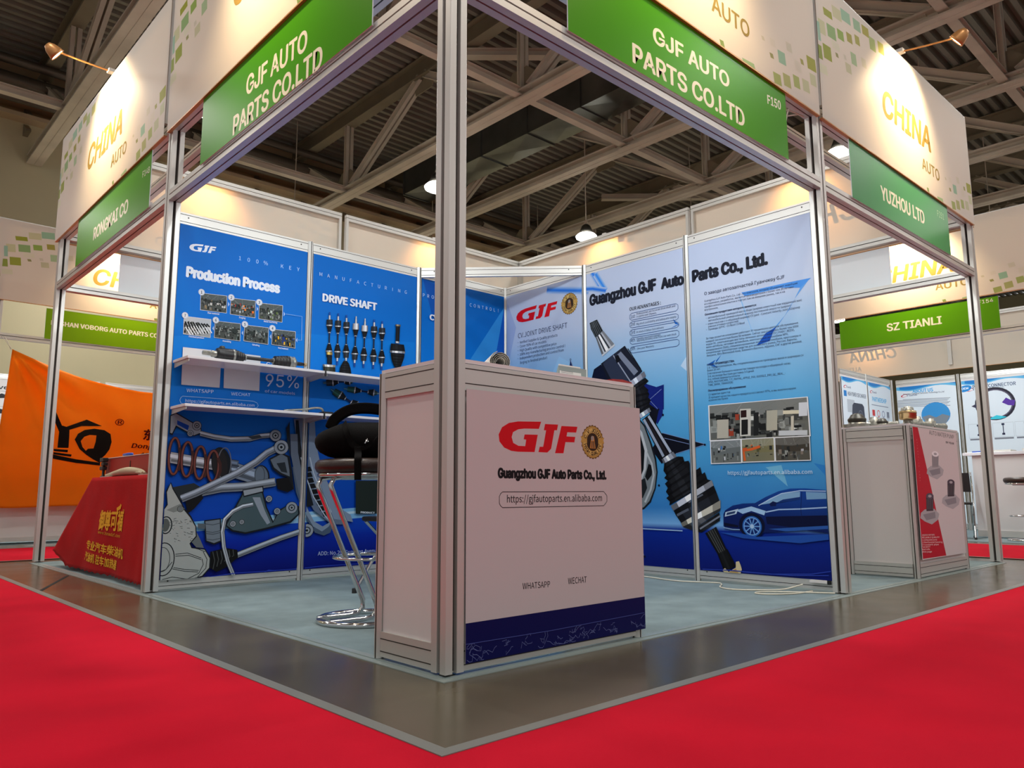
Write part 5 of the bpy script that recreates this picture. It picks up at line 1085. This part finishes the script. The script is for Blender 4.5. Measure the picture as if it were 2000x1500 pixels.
h_ = thing('card_holder', 'clear card holder with printed cards on the counter edge', 'card holder', (.72, .10, 1.088))
b = MB('film'); b.extrude([(0, 0), (.06, 0), (.06, .003), (.02, .003), (.004, .045), (0, .045)], (.64, .075, 1.0883), (0, 1, 0), (0, 0, 1), (.17, 0, 0)); b.build('holder', wp=h_)
aK = Art((.64, .072, 1.0883), (1, 0, 0), Vector((0, .12, 1)).normalized()); aK.text('DRIVE SHAFT', (.03, .036), (.11, .036), (.03, .043), (190, 40, 40), .03)
for i in range(4): aK.line([(.012, .030-.006*i), (.085, .030-.006*i)], .0018, (120, 120, 126))
aK.rect(.012, .03, .038, .046, (196, 60, 60)); aK.build('card', parent=h_, clip=(.004, .135, .004, .052), bg=(222, 222, 220), back=.004, edge=(220, 220, 220))
b = MB('red', 'paper'); b.extrude([(0, 0), (.07, .003), (.14, .001), (.14, .010), (.07, .016), (0, .011)], (.93, .03, 1.0885), (1, .05, 0), (0, 0, 1), (-.02, .16, 0)); b.build('booklet', label='dark red booklet lying at the right end of the counter top', cat='booklet', origin=(1.0, .1, 1.0885))
# cables on the floor along the pale wall
cb = MB('rope'); cb.tube(smooth_path([(2.93, 1.75, .010), (2.92, 1.42, .010), (2.86, 1.10, .010), (2.95, .86, .010), (2.90, .78, .010), (2.76, .70, .010), (2.72, .58, .010), (2.80, .46, .010), (2.93, .36, .012), (2.985, .26, .045)], 10), .0045, 8); cb.build('power_cable', label='white cable snaking on the booth carpet along the pale banner wall', cat='cable', origin=(2.9, 1, 0))
cb = MB('rope'); cb.tube(smooth_path([(2.985, .20, .010), (2.80, .22, .010), (2.66, .32, .010), (2.66, .40, .010), (2.76, .38, .010), (2.90, .20, .010), (2.985, .06, .010)], 10), .0045, 8); cb.build('power_cable', label='white cable loop on the booth carpet by the square post', cat='cable', origin=(2.85, .25, 0))
b = MB('white', 'black'); b.box(2.985, 3.004, .105, .215, .062, .078); b.box(2.984, 3.004, .088, .104, .056, .08, 1); b.build('cable_plug', label='small white plug strip at the foot of the pale banner near the post', cat='plug', origin=(2.99, .15, .06))

# ---------------------------------------------------------------- red cloth booth
t = thing('display_table', 'folding table hidden beneath the red cloth', 'table', (.46, 4.0, 0))
b = MB('white'); b.box(.112, .72, 3.22, 4.72, .715, .74); b.build('table_top', wp=t)
for x in (.2, .66):
    for y in (3.3, 4.6): b = MB('steel'); b.tube([(x, y, 0.002), (x, y, .715)], .015, 8); b.build('leg', wp=t)
def dense(o, lim=.035):
    bm = bmesh.new(); bm.from_mesh(o.data); bmesh.ops.triangulate(bm, faces=bm.faces[:])
    for _ in range(5):
        es = [e_ for e_ in bm.edges if e_.calc_length() > lim]
        if not es: break
        bmesh.ops.subdivide_edges(bm, edges=es, cuts=1); bmesh.ops.triangulate(bm, faces=bm.faces[:])
    bm.to_mesh(o.data); bm.free(); o.data.update()
def fold(u, f): return math.sin(11*u+.4)*.6 + math.sin(23*u+1)*.3 + math.sin(41*u)*.12
def cloth_pt(u, f):
    # u along the front from right to left, f down the drop
    y0 = 3.19+1.54*u; sp = max(0, u-.72)/.28; y = y0 + f*(.02 + .80*u**2.2); x = .105 - f*(.045+.03*sp) - .020*fold(u, f)*f*(1-.35*sp)
    z = .7425 - f*(.715-.10*max(0, u-.86)/.14) + (.012*abs(math.sin(u*62)) if f > .98 else 0)
    return (x, y, z)
NU, NF = 90, 22
b = MB('redcloth'); vs = [cloth_pt(i/NU, j/NF) for j in range(NF+1) for i in range(NU+1)]
b.add(vs, [(j*(NU+1)+i, j*(NU+1)+i+1, (j+1)*(NU+1)+i+1, (j+1)*(NU+1)+i) for j in range(NF) for i in range(NU)], 0, True)
top = [cloth_pt(i/NU, 0) for i in range(NU+1)]; top2 = [(.73, p[1], .7425) for p in top]; b.add(top+top2, [(i+1, i, NU+1+i, NU+2+i) for i in range(NU)])
def side_pt(u, f): # end of the table: from the front corner back
    a = cloth_pt(1, f); e_ = Vector((.73, 4.74+.16*f+.03*math.sin(9*u+1)*f, .7425-f*.66)); q = Vector(a).lerp(e_, u); q.y += f*.05*math.sin(PI*u*2.5)*(1-u); return tuple(q)
vs = [side_pt(i/30, j/NF) for j in range(NF+1) for i in range(31)]
b.add(vs, [(j*31+i, j*31+i+1, (j+1)*31+i+1, (j+1)*31+i) for j in range(NF) for i in range(30)], 0, True)
cloth = b.build('tablecloth', label='red tablecloth with gold lettering draped to the floor', cat='tablecloth', origin=(.1, 4.2, 0)); md = cloth.modifiers.new('thick', 'SOLIDIFY'); md.thickness = .002; md.offset = 0
aT = Art((.06, 6, 0), (0, -1, 0)); GD = (226, 172, 52)
aT.text('御尊可福', (668, 992), (815, 1004), (672, 888), GD, .03, k='Q'); aT.text('www.hinadzf.com', (668, 1030), (803, 1062), (668, 1010), GD, .01, k='Q'); aT.text('专业汽车柴油机', (590, 1130), (838, 1203), (590, 1082), GD, .025, k='Q'); aT.text('汽油机 驻车加热器', (585, 1207), (790, 1280), (585, 1160), GD, .025, k='Q')
aT.line([(783, 893), (778, 865), (797, 850), (800, 830)], 9, GD, 'Q'); aT.text('®', (812, 888), (826, 890), (812, 866), GD, 0, k='Q')
lt = aT.build('printed_lettering', 'printmatte', clip=(0, 3, 0, .74))
dense(lt)
# lay the lettering on the folds
def cloth_x(y, z):
    f = max(0, min(1, (.7425-z)/.715)); u = .5
    for _ in range(40):
        yy = cloth_pt(u, f)[1]; u += (y-yy)/1.9; u = max(0, min(1, u))
    return cloth_pt(u, f)[0]
for v in lt.data.vertices:
    q = v.co + lt.location; v.co.x = cloth_x(q.y, q.z) - .005 - lt.location.x
lt.location -= cloth.location; lt.parent = cloth; lt['label'] = 'gold Chinese lettering'
# things on the red table
k = thing('display_case', 'flat dark red case standing on the red table behind the glove', 'case', (.25, 4.1, .744))
b = MB('redcase'); b.box(.180, .34, 3.45, 4.675, .746, .893); b.build('case_body', wp=k, bevel=.004)
b = MB('paper'); b.box(.176, .345, 3.445, 4.68, .893, .898); b.build('case_lid', wp=k, bevel=.001)
b = MB('black'); q = hit(254, 908, x=.178); b.box(.177, .1805, q.y-.006, q.y+.006, .80, .86); b.build('latch', wp=k)
b = MB('blue'); q = hit(250, 887, x=.20); b.lathe([(.0, -.11), (.010, -.10), (.013, 0), (.010, .10), (0, .11)], (.20, q.y, .911), (0, 1, 0), 12); b.build('marker_pen', label='blue pen lying on top of the red case', cat='pen', origin=(.20, q.y, .898))
b = MB('beige'); P = smooth_path([(.145, 4.52, .757), (.145, 4.25, .762), (.142, 4.05, .772), (.142, 3.88, .780), (.145, 3.70, .776), (.15, 3.60, .760)], 6); n = len(P)
b.tube([Vector((p.x, p.y, .7445+max(.012, .012+.022*math.sin(PI*min(1, i/(n-1)*1.02))))) for i, p in enumerate(P)], [max(.006, .010+.020*math.sin(PI*min(1, i/(n-1)*1.02))) for i in range(n)], 12)
for dy in (0, .03): b.tube([(.132, 3.72+dy, .765), (.128, 3.66+dy, .762), (.130, 3.60+dy, .757)], .010, 8)
b.build('cloth_glove', label='beige cloth glove lying on the red table front edge', cat='glove', origin=(.145, 4, .745))
yy = hit(203, 905, x=.145).y; s_ = thing('phone_stand', 'black clamp stand at the outer edge of the red table', 'stand', (.145, yy, .744))
b = MB('black'); b.lathe([(.022, .7440), (.022, .752), (.010, .758), (.010, .86), (.014, .865)], (.145, yy, 0), n=14); b.build('pole', wp=s_)
b = MB('black'); b.box(.125, .165, yy-.045, yy+.05, .865, .898); b.build('clamp', wp=s_, bevel=.006); b = MB('black'); b.box(.128, .162, yy-.035, yy+.055, .80, .832); b.build('knob', wp=s_, bevel=.008); b = MB('black'); b.box(.128, .162, yy-.05, yy+.02, .835, .862); b.build('holder', wp=s_, bevel=.005)
for i, (yc, l) in enumerate(((4.42, 'white sheet of paper poking out beside the black stand on the red table'), (3.50, 'small white leaflet near the square post on the red table'))):
    b = MB('paper'); b.box(.108, .128, yc-.12, yc+.12, .7440, .7475); b.build('leaflet', label=l, cat='leaflet', origin=(.118, yc, .7440))

# ---------------------------------------------------------------- pumps on the right counter
ZC = 1.0955
def water_pump(label, x, y, s, kind, rz=0):
    t = thing('water_pump', label, 'water pump', (x, y, ZC), rz, group='water pumps on the right counter')
    if kind == 0:
        b = MB('metalcast'); b.extrude([(.075*math.cos(a)*(1+.22*math.cos(3*a)), .075*math.sin(a)*(1+.22*math.cos(3*a))) for a in [2*PI*i/36 for i in range(36)]], (0, 0, 0), (1, 0, 0), (0, 1, 0), (0, 0, .018)); b.lathe([(.06, .018), (.055, .03), (.045, .034)], n=24); b.build('flange', t)
        b = MB('metaldark'); b.lathe([(.055, .034), (.058, .05), (.055, .058), (.05, .060), (.036, .082), (.012, .092), (0, .092)], n=24); b.build('impeller', t)
    elif kind == 1:
        b = MB('metalcast'); b.extrude([(.085*math.cos(a)*(1+.25*math.cos(4*a+.5)), .085*math.sin(a)*(1+.25*math.cos(4*a+.5))) for a in [2*PI*i/40 for i in range(40)]], (0, 0, 0), (1, 0, 0), (0, 1, 0), (0, 0, .014)); b.lathe([(.05, .014), (.04, .03), (.035, .052)], n=24); b.build('flange', t)
        b = MB('brass'); b.lathe([(.035, .052), (.062, .056), (.066, .064), (.066, .10), (.068, .102), (.068, .112), (.066, .116), (.066, .125), (.04, .126)], n=30); b.build('pulley', t)
        b = MB('metalcast'); b.lathe([(.05, .126), (.048, .14), (.03, .144), (.028, .16), (.018, .164), (0, .164)], n=20)
        for i in range(6): a = i*PI/3; b.lathe([(.008, .126), (.008, .152), (0, .154)], (.042*math.cos(a), .042*math.sin(a), 0), n=8)
        b.build('hub', t)
    else:
        b = MB('metalcast'); b.lathe([(.022, 0), (.022, .20), (.026, .202), (.026, .215), (.016, .215), (.016, .19)], (-.11, 0, .028), (1, 0, -.0), n=18); b.build('pipe', t)
        b = MB('metalcast'); b.extrude([(-.06, -.05), (.03, -.06), (.05, 0), (.02, .05), (-.05, .045)], (0, 0, 0), (1, 0, 0), (0, 1, 0), (0, 0, .022)); b.lathe([(.035, .022), (.035, .06), (.025, .065), (.025, .08), (0, .08)], (-.04, .0, 0), n=18); b.build('housing', t)
    t.scale = (s, s, s); return t
for l, x, y, sc_, kd, rz in (('water pump with dark domed impeller at the far end of the pump counter', 4.255, .40, 1.15, 0, .3), ('tall water pump with brass pulley at the counter corner', 4.47, .11, .92, 1, .2), ('cast pipe fitting behind the brass pulley pump', 4.60, .36, 1.2, 2, -.9), ('cast pipe fitting in the middle of the pump counter, pointing along it', 4.78, .13, 1.15, 2, -.25), ('cast pipe fitting nearest the slim counter end post', 5.04, .12, 1.15, 2, -.3), ('small flat cast pump part between the domed pump and the tall pump', 4.345, .25, .7, 0, .9)):
    water_pump(l, x, y, sc_, kd, rz)

# ================================================================== neighbouring island on the left (faces -y)
Y0 = 9.05
for x, l in ((-.03, 'square aluminium post at the left picture edge behind the flag'), (3.0, 'square aluminium post of the aisle booth hidden behind the blue wall')): post(x, Y0, l)
beam((.05, Y0+.04), (3.0, Y0+.04), 2.535, 'cross beam under the green sign above the orange flag'); beam((-3, Y0+.04), (-.03, Y0+.04), 2.535, 'cross beam beyond the left picture edge behind the flag')
fascia((0, Y0-.025, 0), (1, 0, 0), 'white printed fascia across the left aisle above the orange flag'); fascia((-3.0, Y0-.025, 0), (1, 0, 0), 'white printed fascia across the left aisle beyond the picture edge')
spot((1.5, Y0-.03, 4.04), (0, -1, 0), 'arm spotlight lighting the letters across the left aisle')
aS = Art((0, Y0-.012, 0), (1, 0, 0)); aS.text('FOSHAN VOBORG AUTO PARTS CO', aS.px((100, 634)), aS.px((308, 660)), aS.px((100, 625.5)), WT, .035)
aS.build('company_sign', 'signboard', clip=(.52, 2.55, 2.588, 2.985), bg=(112, 160, 8), back=.006, edge=(220, 226, 230), label='green company sign across the left aisle above the orange flag', cat='sign', group='green company signs')
for i in range(5): partition((-1.96+i, 12.0), (-1.04+i, 12.0), 'white back partition behind the flag, ' + ('hidden left end', 'left of the parts poster', 'carrying the parts poster', 'seen over the flag top', 'hidden right end')[i], False)
aV = Art((0, 11.97, 0), (1, 0, 0)); aV.text('AutoValve', (.05, 2.235), (.66, 2.235), (.05, 2.30), (60, 60, 66), .02)
rnd = random.Random(5)
for i in range(6):
    z = 2.12-.24*i; aV.line([(.05, z+.085), (.68, z+.085)], .006, (150, 150, 154))
    for x in (.2, .52): aV.poly([(x-.12, z-.03), (x-.08, z+.03), (x, z+.02), (x+.06, z+.05), (x+.12, z+.03), (x+.10, z-.02), (x+.02, z-.03), (x-.05, z-.05)], (46, 46, 50)); aV.ell((x-.05, z), .03, .03, (90, 90, 96))
aV.build('parts_poster', clip=(-.2, .70, .9, 2.38), bg=(212, 212, 212), back=.003, edge=(210, 210, 210), label='white poster with rows of dark car parts beside the orange flag', cat='poster')
c_ = thing('display_counter', 'long white display counter below the orange flag', 'counter', (1.2, 9.35, 0))
b = MB('white'); b.box(-1.5, 3.0, 9.18, 9.55, .09, .96); b.build('body', wp=c_)
b = MB('alu'); b.box(-1.5, 3.0, 9.165, 9.2, .035, .09); b.build('base_rail', wp=c_); b = MB('alu'); b.box(-1.5, 3.0, 9.165, 9.56, .962, 1.0); b.build('top_rail', wp=c_)
for i in range(5): b = MB('black'); b.box(-1.45+1.05*i, -1.40+1.05*i, 9.2, 9.25, .0, .035); b.build('foot', wp=c_)
l = bpy.data.lights.new('tube_light', 'AREA'); l.shape = 'RECTANGLE'; l.size = 2.4; l.size_y = .06; l.energy = 60; l.color = (.94, .98, 1); o = link(bpy.data.objects.new('tube_light', l)); o.location = (1.2, 9.5, 2.98); o.rotation_euler = (.5, 0, 0)
tube_fitting((.7, Y0+.13, 2.82), (2.4, Y0+.13, 2.82), (0, 1, 0), 'fluorescent fitting behind the sign above the orange flag', 10, False)
# orange flag
def flag_y(x, z):
    f = (2.39-z)/1.9; r = math.hypot(x-.17, 2.39-z); a = math.atan2(2.39-z, x-.17+1e-6)
    return 9.0 - .06 - .055*math.sin(a*15+.3)*math.exp(-r*.8)*min(1, r*3) - .02*math.sin(6*x+2.5*z) - .02*math.sin(2.1*x-6*z+1)*min(1, max(0, (2.4-z))) - .006*math.sin(17*x+9*z)
def flag_top(x):
    t_ = (x-.17)/2.3; return 2.39 - .41*math.sin(min(1, t_*1.25)*PI/2)**.9 + .12*max(0, t_-.65)
NX, NZ = 70, 60; fl = []
for j in range(NZ+1):
    for i in range(NX+1):
        v = j/NZ; xl = .17 - .02*math.sin(v*3) - .13*v*v; x = xl + (2.5-xl)*i/NX; zt = flag_top(x) if x > .17 else 2.39; z = zt + (.46-zt-.01*math.sin(5*x))*v; fl.append((x, flag_y(x, z), z))
mo = print_mat('flag_cloth', .8, .42, (1, .9, .8)); M['flagcloth'] = mo
me_f = mat('orange_cloth', (244, 136, 18), .8, spec=.2); nt = me_f.node_tree; tb = nt.nodes.new('ShaderNodeBsdfTranslucent'); tb.inputs[0].default_value = (*lin((255, 160, 30)), 1); mx = nt.nodes.new('ShaderNodeMixShader'); mx.inputs[0].default_value = .40
nt.links.new(nt.nodes['Principled BSDF'].outputs[0], mx.inputs[1]); nt.links.new(tb.outputs[0], mx.inputs[2]); nt.links.new(mx.outputs[0], nt.nodes['Material Output'].inputs[0]); M['orange'] = me_f
b = MB('orange'); b.add(fl, [(j*(NX+1)+i, (j+1)*(NX+1)+i, (j+1)*(NX+1)+i+1, j*(NX+1)+i+1) for j in range(NZ) for i in range(NX)], 0, True)
flag = b.build('flag', label='large orange flag with a black emblem hung across the aisle booth', cat='flag', origin=(1.2, 9.0, .46)); md = flag.modifiers.new('thick', 'SOLIDIFY'); md.thickness = .0015; md.offset = 0
aF = Art((0, 8.95, 0), (1, 0, 0)); BK = (18, 14, 12)
def fine(pts, n=5): return [tuple(Vector(pts[i-1]).lerp(Vector(pts[i]), k/n)) for i in range(len(pts)) for k in range(n)]
for g in ([(345,120),(385,205),(420,288),(450,297),(600,245),(705,290),(560,290),(470,318),(465,442),(392,440),(402,330),(350,200)], [(366,448),(462,455),(460,472),(366,463)], [(364,470),(488,487),(484,502),(364,485)], [(360,486),(520,520),(690,543),(690,562),(520,545),(360,515)]): aF.poly(fine(g), BK, 'Q')
aF.poly(fine([(505,385),(530,345),(580,318),(650,308),(720,318),(762,345),(770,400),(755,450),(725,490),(690,520),(690,545),(640,520),(590,490),(540,450)], 3), BK, 'Q'); aF.poly(fine([(548,395),(575,365),(615,352),(662,355),(655,400),(640,445),(600,447),(585,462),(560,435)], 3), (240, 112, 14), 'Q')
aF.ring((818, 265), 26, 20, 5, (96, 20, 10), 'Q'); aF.text('R', (806, 277), (832, 277), (806, 253), (96, 20, 10), .02, k='Q')
aF.text('东达', (980, 380), (1120, 392), (982, 322), (80, 12, 10), .03, k='Q'); aF.text('Dongda', (902, 440), (1110, 452), (902, 410), (80, 12, 10), .02, shear=.2, k='Q'); aF.text('400-888', (963, 492), (1160, 505), (963, 474), (80, 12, 10), .03, k='Q')
fp = aF.build('printed_lettering', 'printmatte', clip=(-.1, 2.6, .4, 2.4))
dense(fp)
for v in fp.data.vertices: q = v.co + fp.location; v.co.y = flag_y(q.x, q.z) - .005 + (q.y-8.95)*60 - fp.location.y
fp.location -= flag.location; fp.parent = flag; fp['label'] = 'black emblem and lettering'
b = MB('rope'); b.tube([(.165, 8.965, 2.40), (.10, 9.0, 2.50), (.06, 9.05, 2.56)], .004, 6); b.tube([(.16, 8.965, 2.385), (.12, 9.0, 2.50), (.09, 9.04, 2.56)], .004, 6); b.build('rope', label='white cord tying the orange flag corner to the beam', cat='rope', origin=(.12, 9, 2.45))

# ================================================================== neighbouring island on the right (faces -x)
X0 = 9.0
for y, l in ((-.03, 'square aluminium post of the far right booth past the picture edge'), (3.0, 'square aluminium post of the far right booth behind the pale banner wall')): post(X0, y, l)
beam((X0+.04, .05), (X0+.04, 3.0), 2.535, 'cross beam under the green sign of the far right booth'); beam((X0+.04, 3.08), (X0+.04, 6.0), 2.535, 'cross beam of the far right booths hidden behind the pale wall')
fascia((X0-.025, 3.04, 0), (0, -1, 0), 'white printed fascia across the right aisle with large gold letters'); fascia((X0-.025, 6.04, 0), (0, -1, 0), 'white printed fascia across the right aisle hidden behind the pale wall'); fascia((X0-.025, .04, 0), (0, -1, 0), 'white printed fascia across the right aisle past the picture edge')
spot((X0-.03, 1.5, 4.04), (-1, 0, 0), 'arm spotlight lighting the gold letters across the right aisle')
fascia((15.065, .04, 0), (0, 1, 0), 'back of a far fascia with mirrored letters, nearest the picture edge'); fascia((15.065, 3.04, 0), (0, 1, 0), 'back of a far fascia with mirrored letters, under the far green sign')
spot((15.1, 4.6, 4.04), (1, 0, 0), 'arm spotlight behind the far mirrored letters')
aZ = Art((X0-.012, 3.0, 0), (0, -1, 0)); aZ.font = 'sans'; aZ.text('SZ TIANLI', aZ.px((1733, 647)), aZ.px((1839, 632)), aZ.px((1733, 633)), WT, .03); aZ.text('F154', aZ.px((1911, 594)), aZ.px((1940, 589.5)), aZ.px((1911, 587)), WT, .01)
aZ.build('company_sign', 'signboard', clip=(.44, 2.41, 2.588, 2.985), bg=(84, 152, 8), back=.006, edge=(220, 226, 230), label='green company sign across the right aisle, in the far booth', cat='sign', group='green company signs')
for i, (p_, q_, l) in enumerate((((9.92, 3.02), (10.84, 3.02), 'carrying the charger poster'), ((10.88, 3.02), (11.80, 3.02), 'carrying the partner logos poster'), ((12.0, 2.06), (12.0, 2.98), 'carrying the text poster with the oval photo'), ((12.0, 1.06), (12.0, 1.98), 'carrying the coiled cable poster'), ((12.0, .06), (12.0, .98), 'past the coiled cable poster'))): partition(p_, q_, 'white far partition ' + l, False)
for x, y, l in ((10.86, 3.02, 'slim post between the charger and partner posters'), (11.9, 3.02, 'slim post in the far booth corner'), (12.0, 2.02, 'slim post between the text poster and the cable poster'), (12.0, 1.02, 'slim post at the right edge of the cable poster')): panel_post(x, y, l)
def poster(a, clip, l, fn, wave=True):
    s0, s1, z0, z1 = clip
    if wave:
        a.poly([(s0, z1)] + [(s0+(s1-s0)*i/12, z1-.05-.03*math.sin(i*.55)) for i in range(13)] + [(s1, z1)], (90, 170, 214)); a.poly([(s0+.05, z1)] + [(s0+.05+(s1-s0)*i/12, z1-.025-.035*math.sin(i*.5+.5)) for i in range(12)] + [(s1, z1-.02), (s1, z1)], (40, 120, 190))
        a.ell((s0+.12, z1-.15), .055, .022, (190, 40, 60), rot=.2); a.ell((s0+.13, z1-.15), .045, .014, (222, 228, 232), rot=.2); a.text('Tianli', (s0+.15, z1-.165), (s0+.32, z1-.165), (s0+.15, z1-.135), (90, 100, 130), .02)
    fn(a); a.build('wall_poster', clip=clip, bg=(210, 220, 228), back=.002, edge=(200, 205, 210), label=l, cat='poster', group='posters of the far right booth')
def fn1(a):
    a.text('HIGH POWER USB CHARGER', (.20, 2.08), (.86, 2.08), (.20, 2.14), (60, 70, 90), .02); a.rect(.06, .16, 2.06, 2.15, (40, 120, 190)); u = .40
    a.rect(.16, .42, 1.70+u-.28, 1.96+u-.34, (176, 184, 192))
    a.poly([(.30, 1.34+u), (.34, 1.54+u), (.40, 1.58+u), (.70, 1.58+u), (.76, 1.54+u), (.78, 1.28+u), (.72, 1.20+u), (.58, 1.15+u), (.46, 1.20+u), (.44, 1.33+u)], (62, 66, 78)); a.ring((.62, 1.38+u), .08, .09, .012, (110, 116, 130)); a.ring((.62, 1.38+u), .04, .05, .01, (110, 116, 130))
def fn2(a):
    a.text('PARTNERSHIP', (.14, 2.06), (.70, 2.06), (.14, 2.13), (60, 160, 210), .03); a.line([(.1, 2.0), (.76, 2.0)], .012, (120, 130, 150))
    cols = [(190, 60, 60), (200, 70, 50), (110, 120, 150), (120, 126, 140), (150, 150, 160), (190, 90, 90), (50, 80, 160), (130, 140, 150), (80, 90, 110), (110, 120, 150), (140, 140, 150), (120, 130, 150)]
    for i, c in enumerate(cols): x, z = .16+.19*(i % 4), 1.87-.15*(i//4); (a.ring((x, z), .05, .05, .014, c) if i % 3 else a.rect(x-.05, x+.05, z-.05, z+.05, c)); a.rect(x-.05, x+.05, z-.07, z-.062, (110, 116, 130))
def fn3(a):
    a.text('ABOUT US', a.px((548, 262), 'W'), a.px((667, 252), 'W'), a.px((548, 243), 'W'), (70, 160, 214), .04); a.text('Shenzhen Tianli Auto Electronic Technology Co.,Ltd', a.px((492, 275), 'W'), a.px((732, 258), 'W'), a.px((492, 267), 'W'), (70, 80, 100), .02)
    for i in range(7): a.line([a.px((460 if i else 490, 302+7.2*i), 'W'), a.px((768-8*(i % 3), 290+7.4*i), 'W')], .009, (130, 136, 146))
    c = a.px((683, 388), 'W'); a.ell(c, .22, .20, (60, 140, 200)); a.poly([(c[0]-.21, c[1]-.03), (c[0]-.1, c[1]), (c[0], c[1]-.05), (c[0]+.1, c[1]), (c[0]+.21, c[1]-.04), (c[0]+.15, c[1]-.15), (c[0], c[1]-.20), (c[0]-.15, c[1]-.15)], (120, 130, 140))
def fn4(a):
    a.text('PLUGS/CONNECTOR', a.px((900, 238), 'W'), a.px((1152, 215), 'W'), a.px((900, 219), 'W'), (70, 90, 120), .025); a.text('CUSTOM CONNECTOR', a.px((975, 243), 'W'), a.px((1085, 231), 'W'), a.px((975, 237), 'W'), (110, 120, 140), .01)
    q = a.px((853, 238), 'W'); a.ell(q, .10, .05, (40, 130, 200), rot=.2); a.text('OEM', (q[0]-.05, q[1]-.015), (q[0]+.05, q[1]-.01), (q[0]-.05, q[1]+.018), (220, 235, 245), .03)
    c = a.px((1030, 325), 'W')
    for k_, cc in ((1, (46, 44, 58)), (.93, (30, 28, 40)), (.88, (80, 76, 96))): a.ring(c, .27*k_, .25*k_, .02, cc)
    q = a.px((1105, 315), 'W'); a.poly([(q[0]-.08, q[1]), (q[0]-.02, q[1]+.07), (q[0]+.04, q[1]+.03), (q[0]+.10, q[1]+.02), (q[0]+.08, q[1]-.06), (q[0], q[1]-.05)], (84, 50, 150)); q = a.px((912, 340), 'W'); a.poly([(q[0]-.05, q[1]), (q[0]+.05, q[1]+.05), (q[0]+.05, q[1]-.05)], (60, 60, 80))
    for i, x in enumerate((.22, .56, .86)):
        a.line([(x-.14, 1.78-.12), (x+.14, 1.66), (x+.14, 1.44), (x-.14, 1.44)], .006, (176, 184, 192), closed=True); a.line([(x, 1.64), (x, 1.50)], .012, (50, 56, 80)); a.rect(x-.02, x+.02, 1.62, 1.65, (40, 46, 70)); a.rect(x-.02, x+.02, 1.47, 1.50, (40, 46, 70)); a.rect(x-.13, x+.13, 1.405, 1.43, (120, 124, 134))
    a.poly([a.px(p, 'W') for p in ((985, 418), (1040, 392), (1100, 402), (1060, 415))], (60, 190, 210))
poster(Art((9.93, 3.0, 0), (1, 0, 0)), (0, .90, .10, 2.36), 'poster showing a dark square charger in the far right booth', fn1)
poster(Art((10.89, 3.0, 0), (1, 0, 0)), (0, .90, .10, 2.36), 'poster with rows of small round emblems in the far right booth', fn2)
poster(Art((11.975, 3.0, 0), (0, -1, 0)), (.03, .95, .10, 2.36), 'poster of small text with an oval photo in the far right booth', fn3)
poster(Art((11.975, 2.0, 0), (0, -1, 0)), (.03, .95, .10, 2.36), 'poster with a coiled black cable in the far right booth', fn4)
poster(Art((11.975, 1.0, 0), (0, -1, 0)), (.03, .95, .10, 2.36), 'poster beyond the coiled cable poster past the picture edge', lambda a: None)
l = bpy.data.lights.new('tube_light', 'AREA'); l.shape = 'RECTANGLE'; l.size = 2.4; l.size_y = .06; l.energy = 60; l.color = (.9, .97, 1); o = link(bpy.data.objects.new('tube_light', l)); o.location = (9.4, 1.5, 2.98); o.rotation_euler = (0, -.6, 0); o.rotation_euler = Vector((1, 0, -.7)).to_track_quat('-Z', 'X').to_euler()
tube_fitting((X0+.13, .75, 2.82), (X0+.13, 2.45, 2.82), (1, 0, 0), 'fluorescent fitting behind the far right green sign', 10, False)
tb_ = thing('info_counter', 'white counter desk with leaflets in the far right booth', 'counter', (10.1, .3, 0))
b = MB('white'); b.box(9.9, 10.0, -1.4, 1.30, .06, 1.08); b.build('front_panel', wp=tb_); b = MB('lam'); b.box(9.86, 10.4, -1.42, 1.40, 1.08, 1.12); b.build('worktop', wp=tb_, bevel=.003); b = MB('alu'); b.box(9.888, 9.9, -1.4, 1.30, .02, .10); b.build('base_rail', wp=tb_)
for y in (1.34, -1.36): b = MB('alu'); b.box(10.3, 10.34, y-.02, y+.02, .002, 1.08); b.build('leg', wp=tb_)
for i, (y, m_, l) in enumerate(((1.2, 'blue', 'stack of blue leaflets at the left end of the far white desk'), (.95, 'paper', 'white leaflets on the far white desk beside the blue stack'), (.62, 'paper', 'white leaflets on the far white desk near the picture edge'))):
    b = MB(m_); b.box(9.93, 10.2, y-.10, y+.10, 1.1215, 1.14+.008*i); b.build('leaflet_stack', label=l, cat='leaflets', origin=(10.06, y, 1.1215), group='leaflets on the far white desk')
def clone(src, loc, rz, label): return copy_tree(src, loc, rz, label)
clone(st, (9.46, .60, 0), 1.9, 'chrome bar stool with dark seat before the far white desk')
clone(fc, (9.50, 1.42, 0), -1.3, 'dark folding chair before the left end of the far white desk')
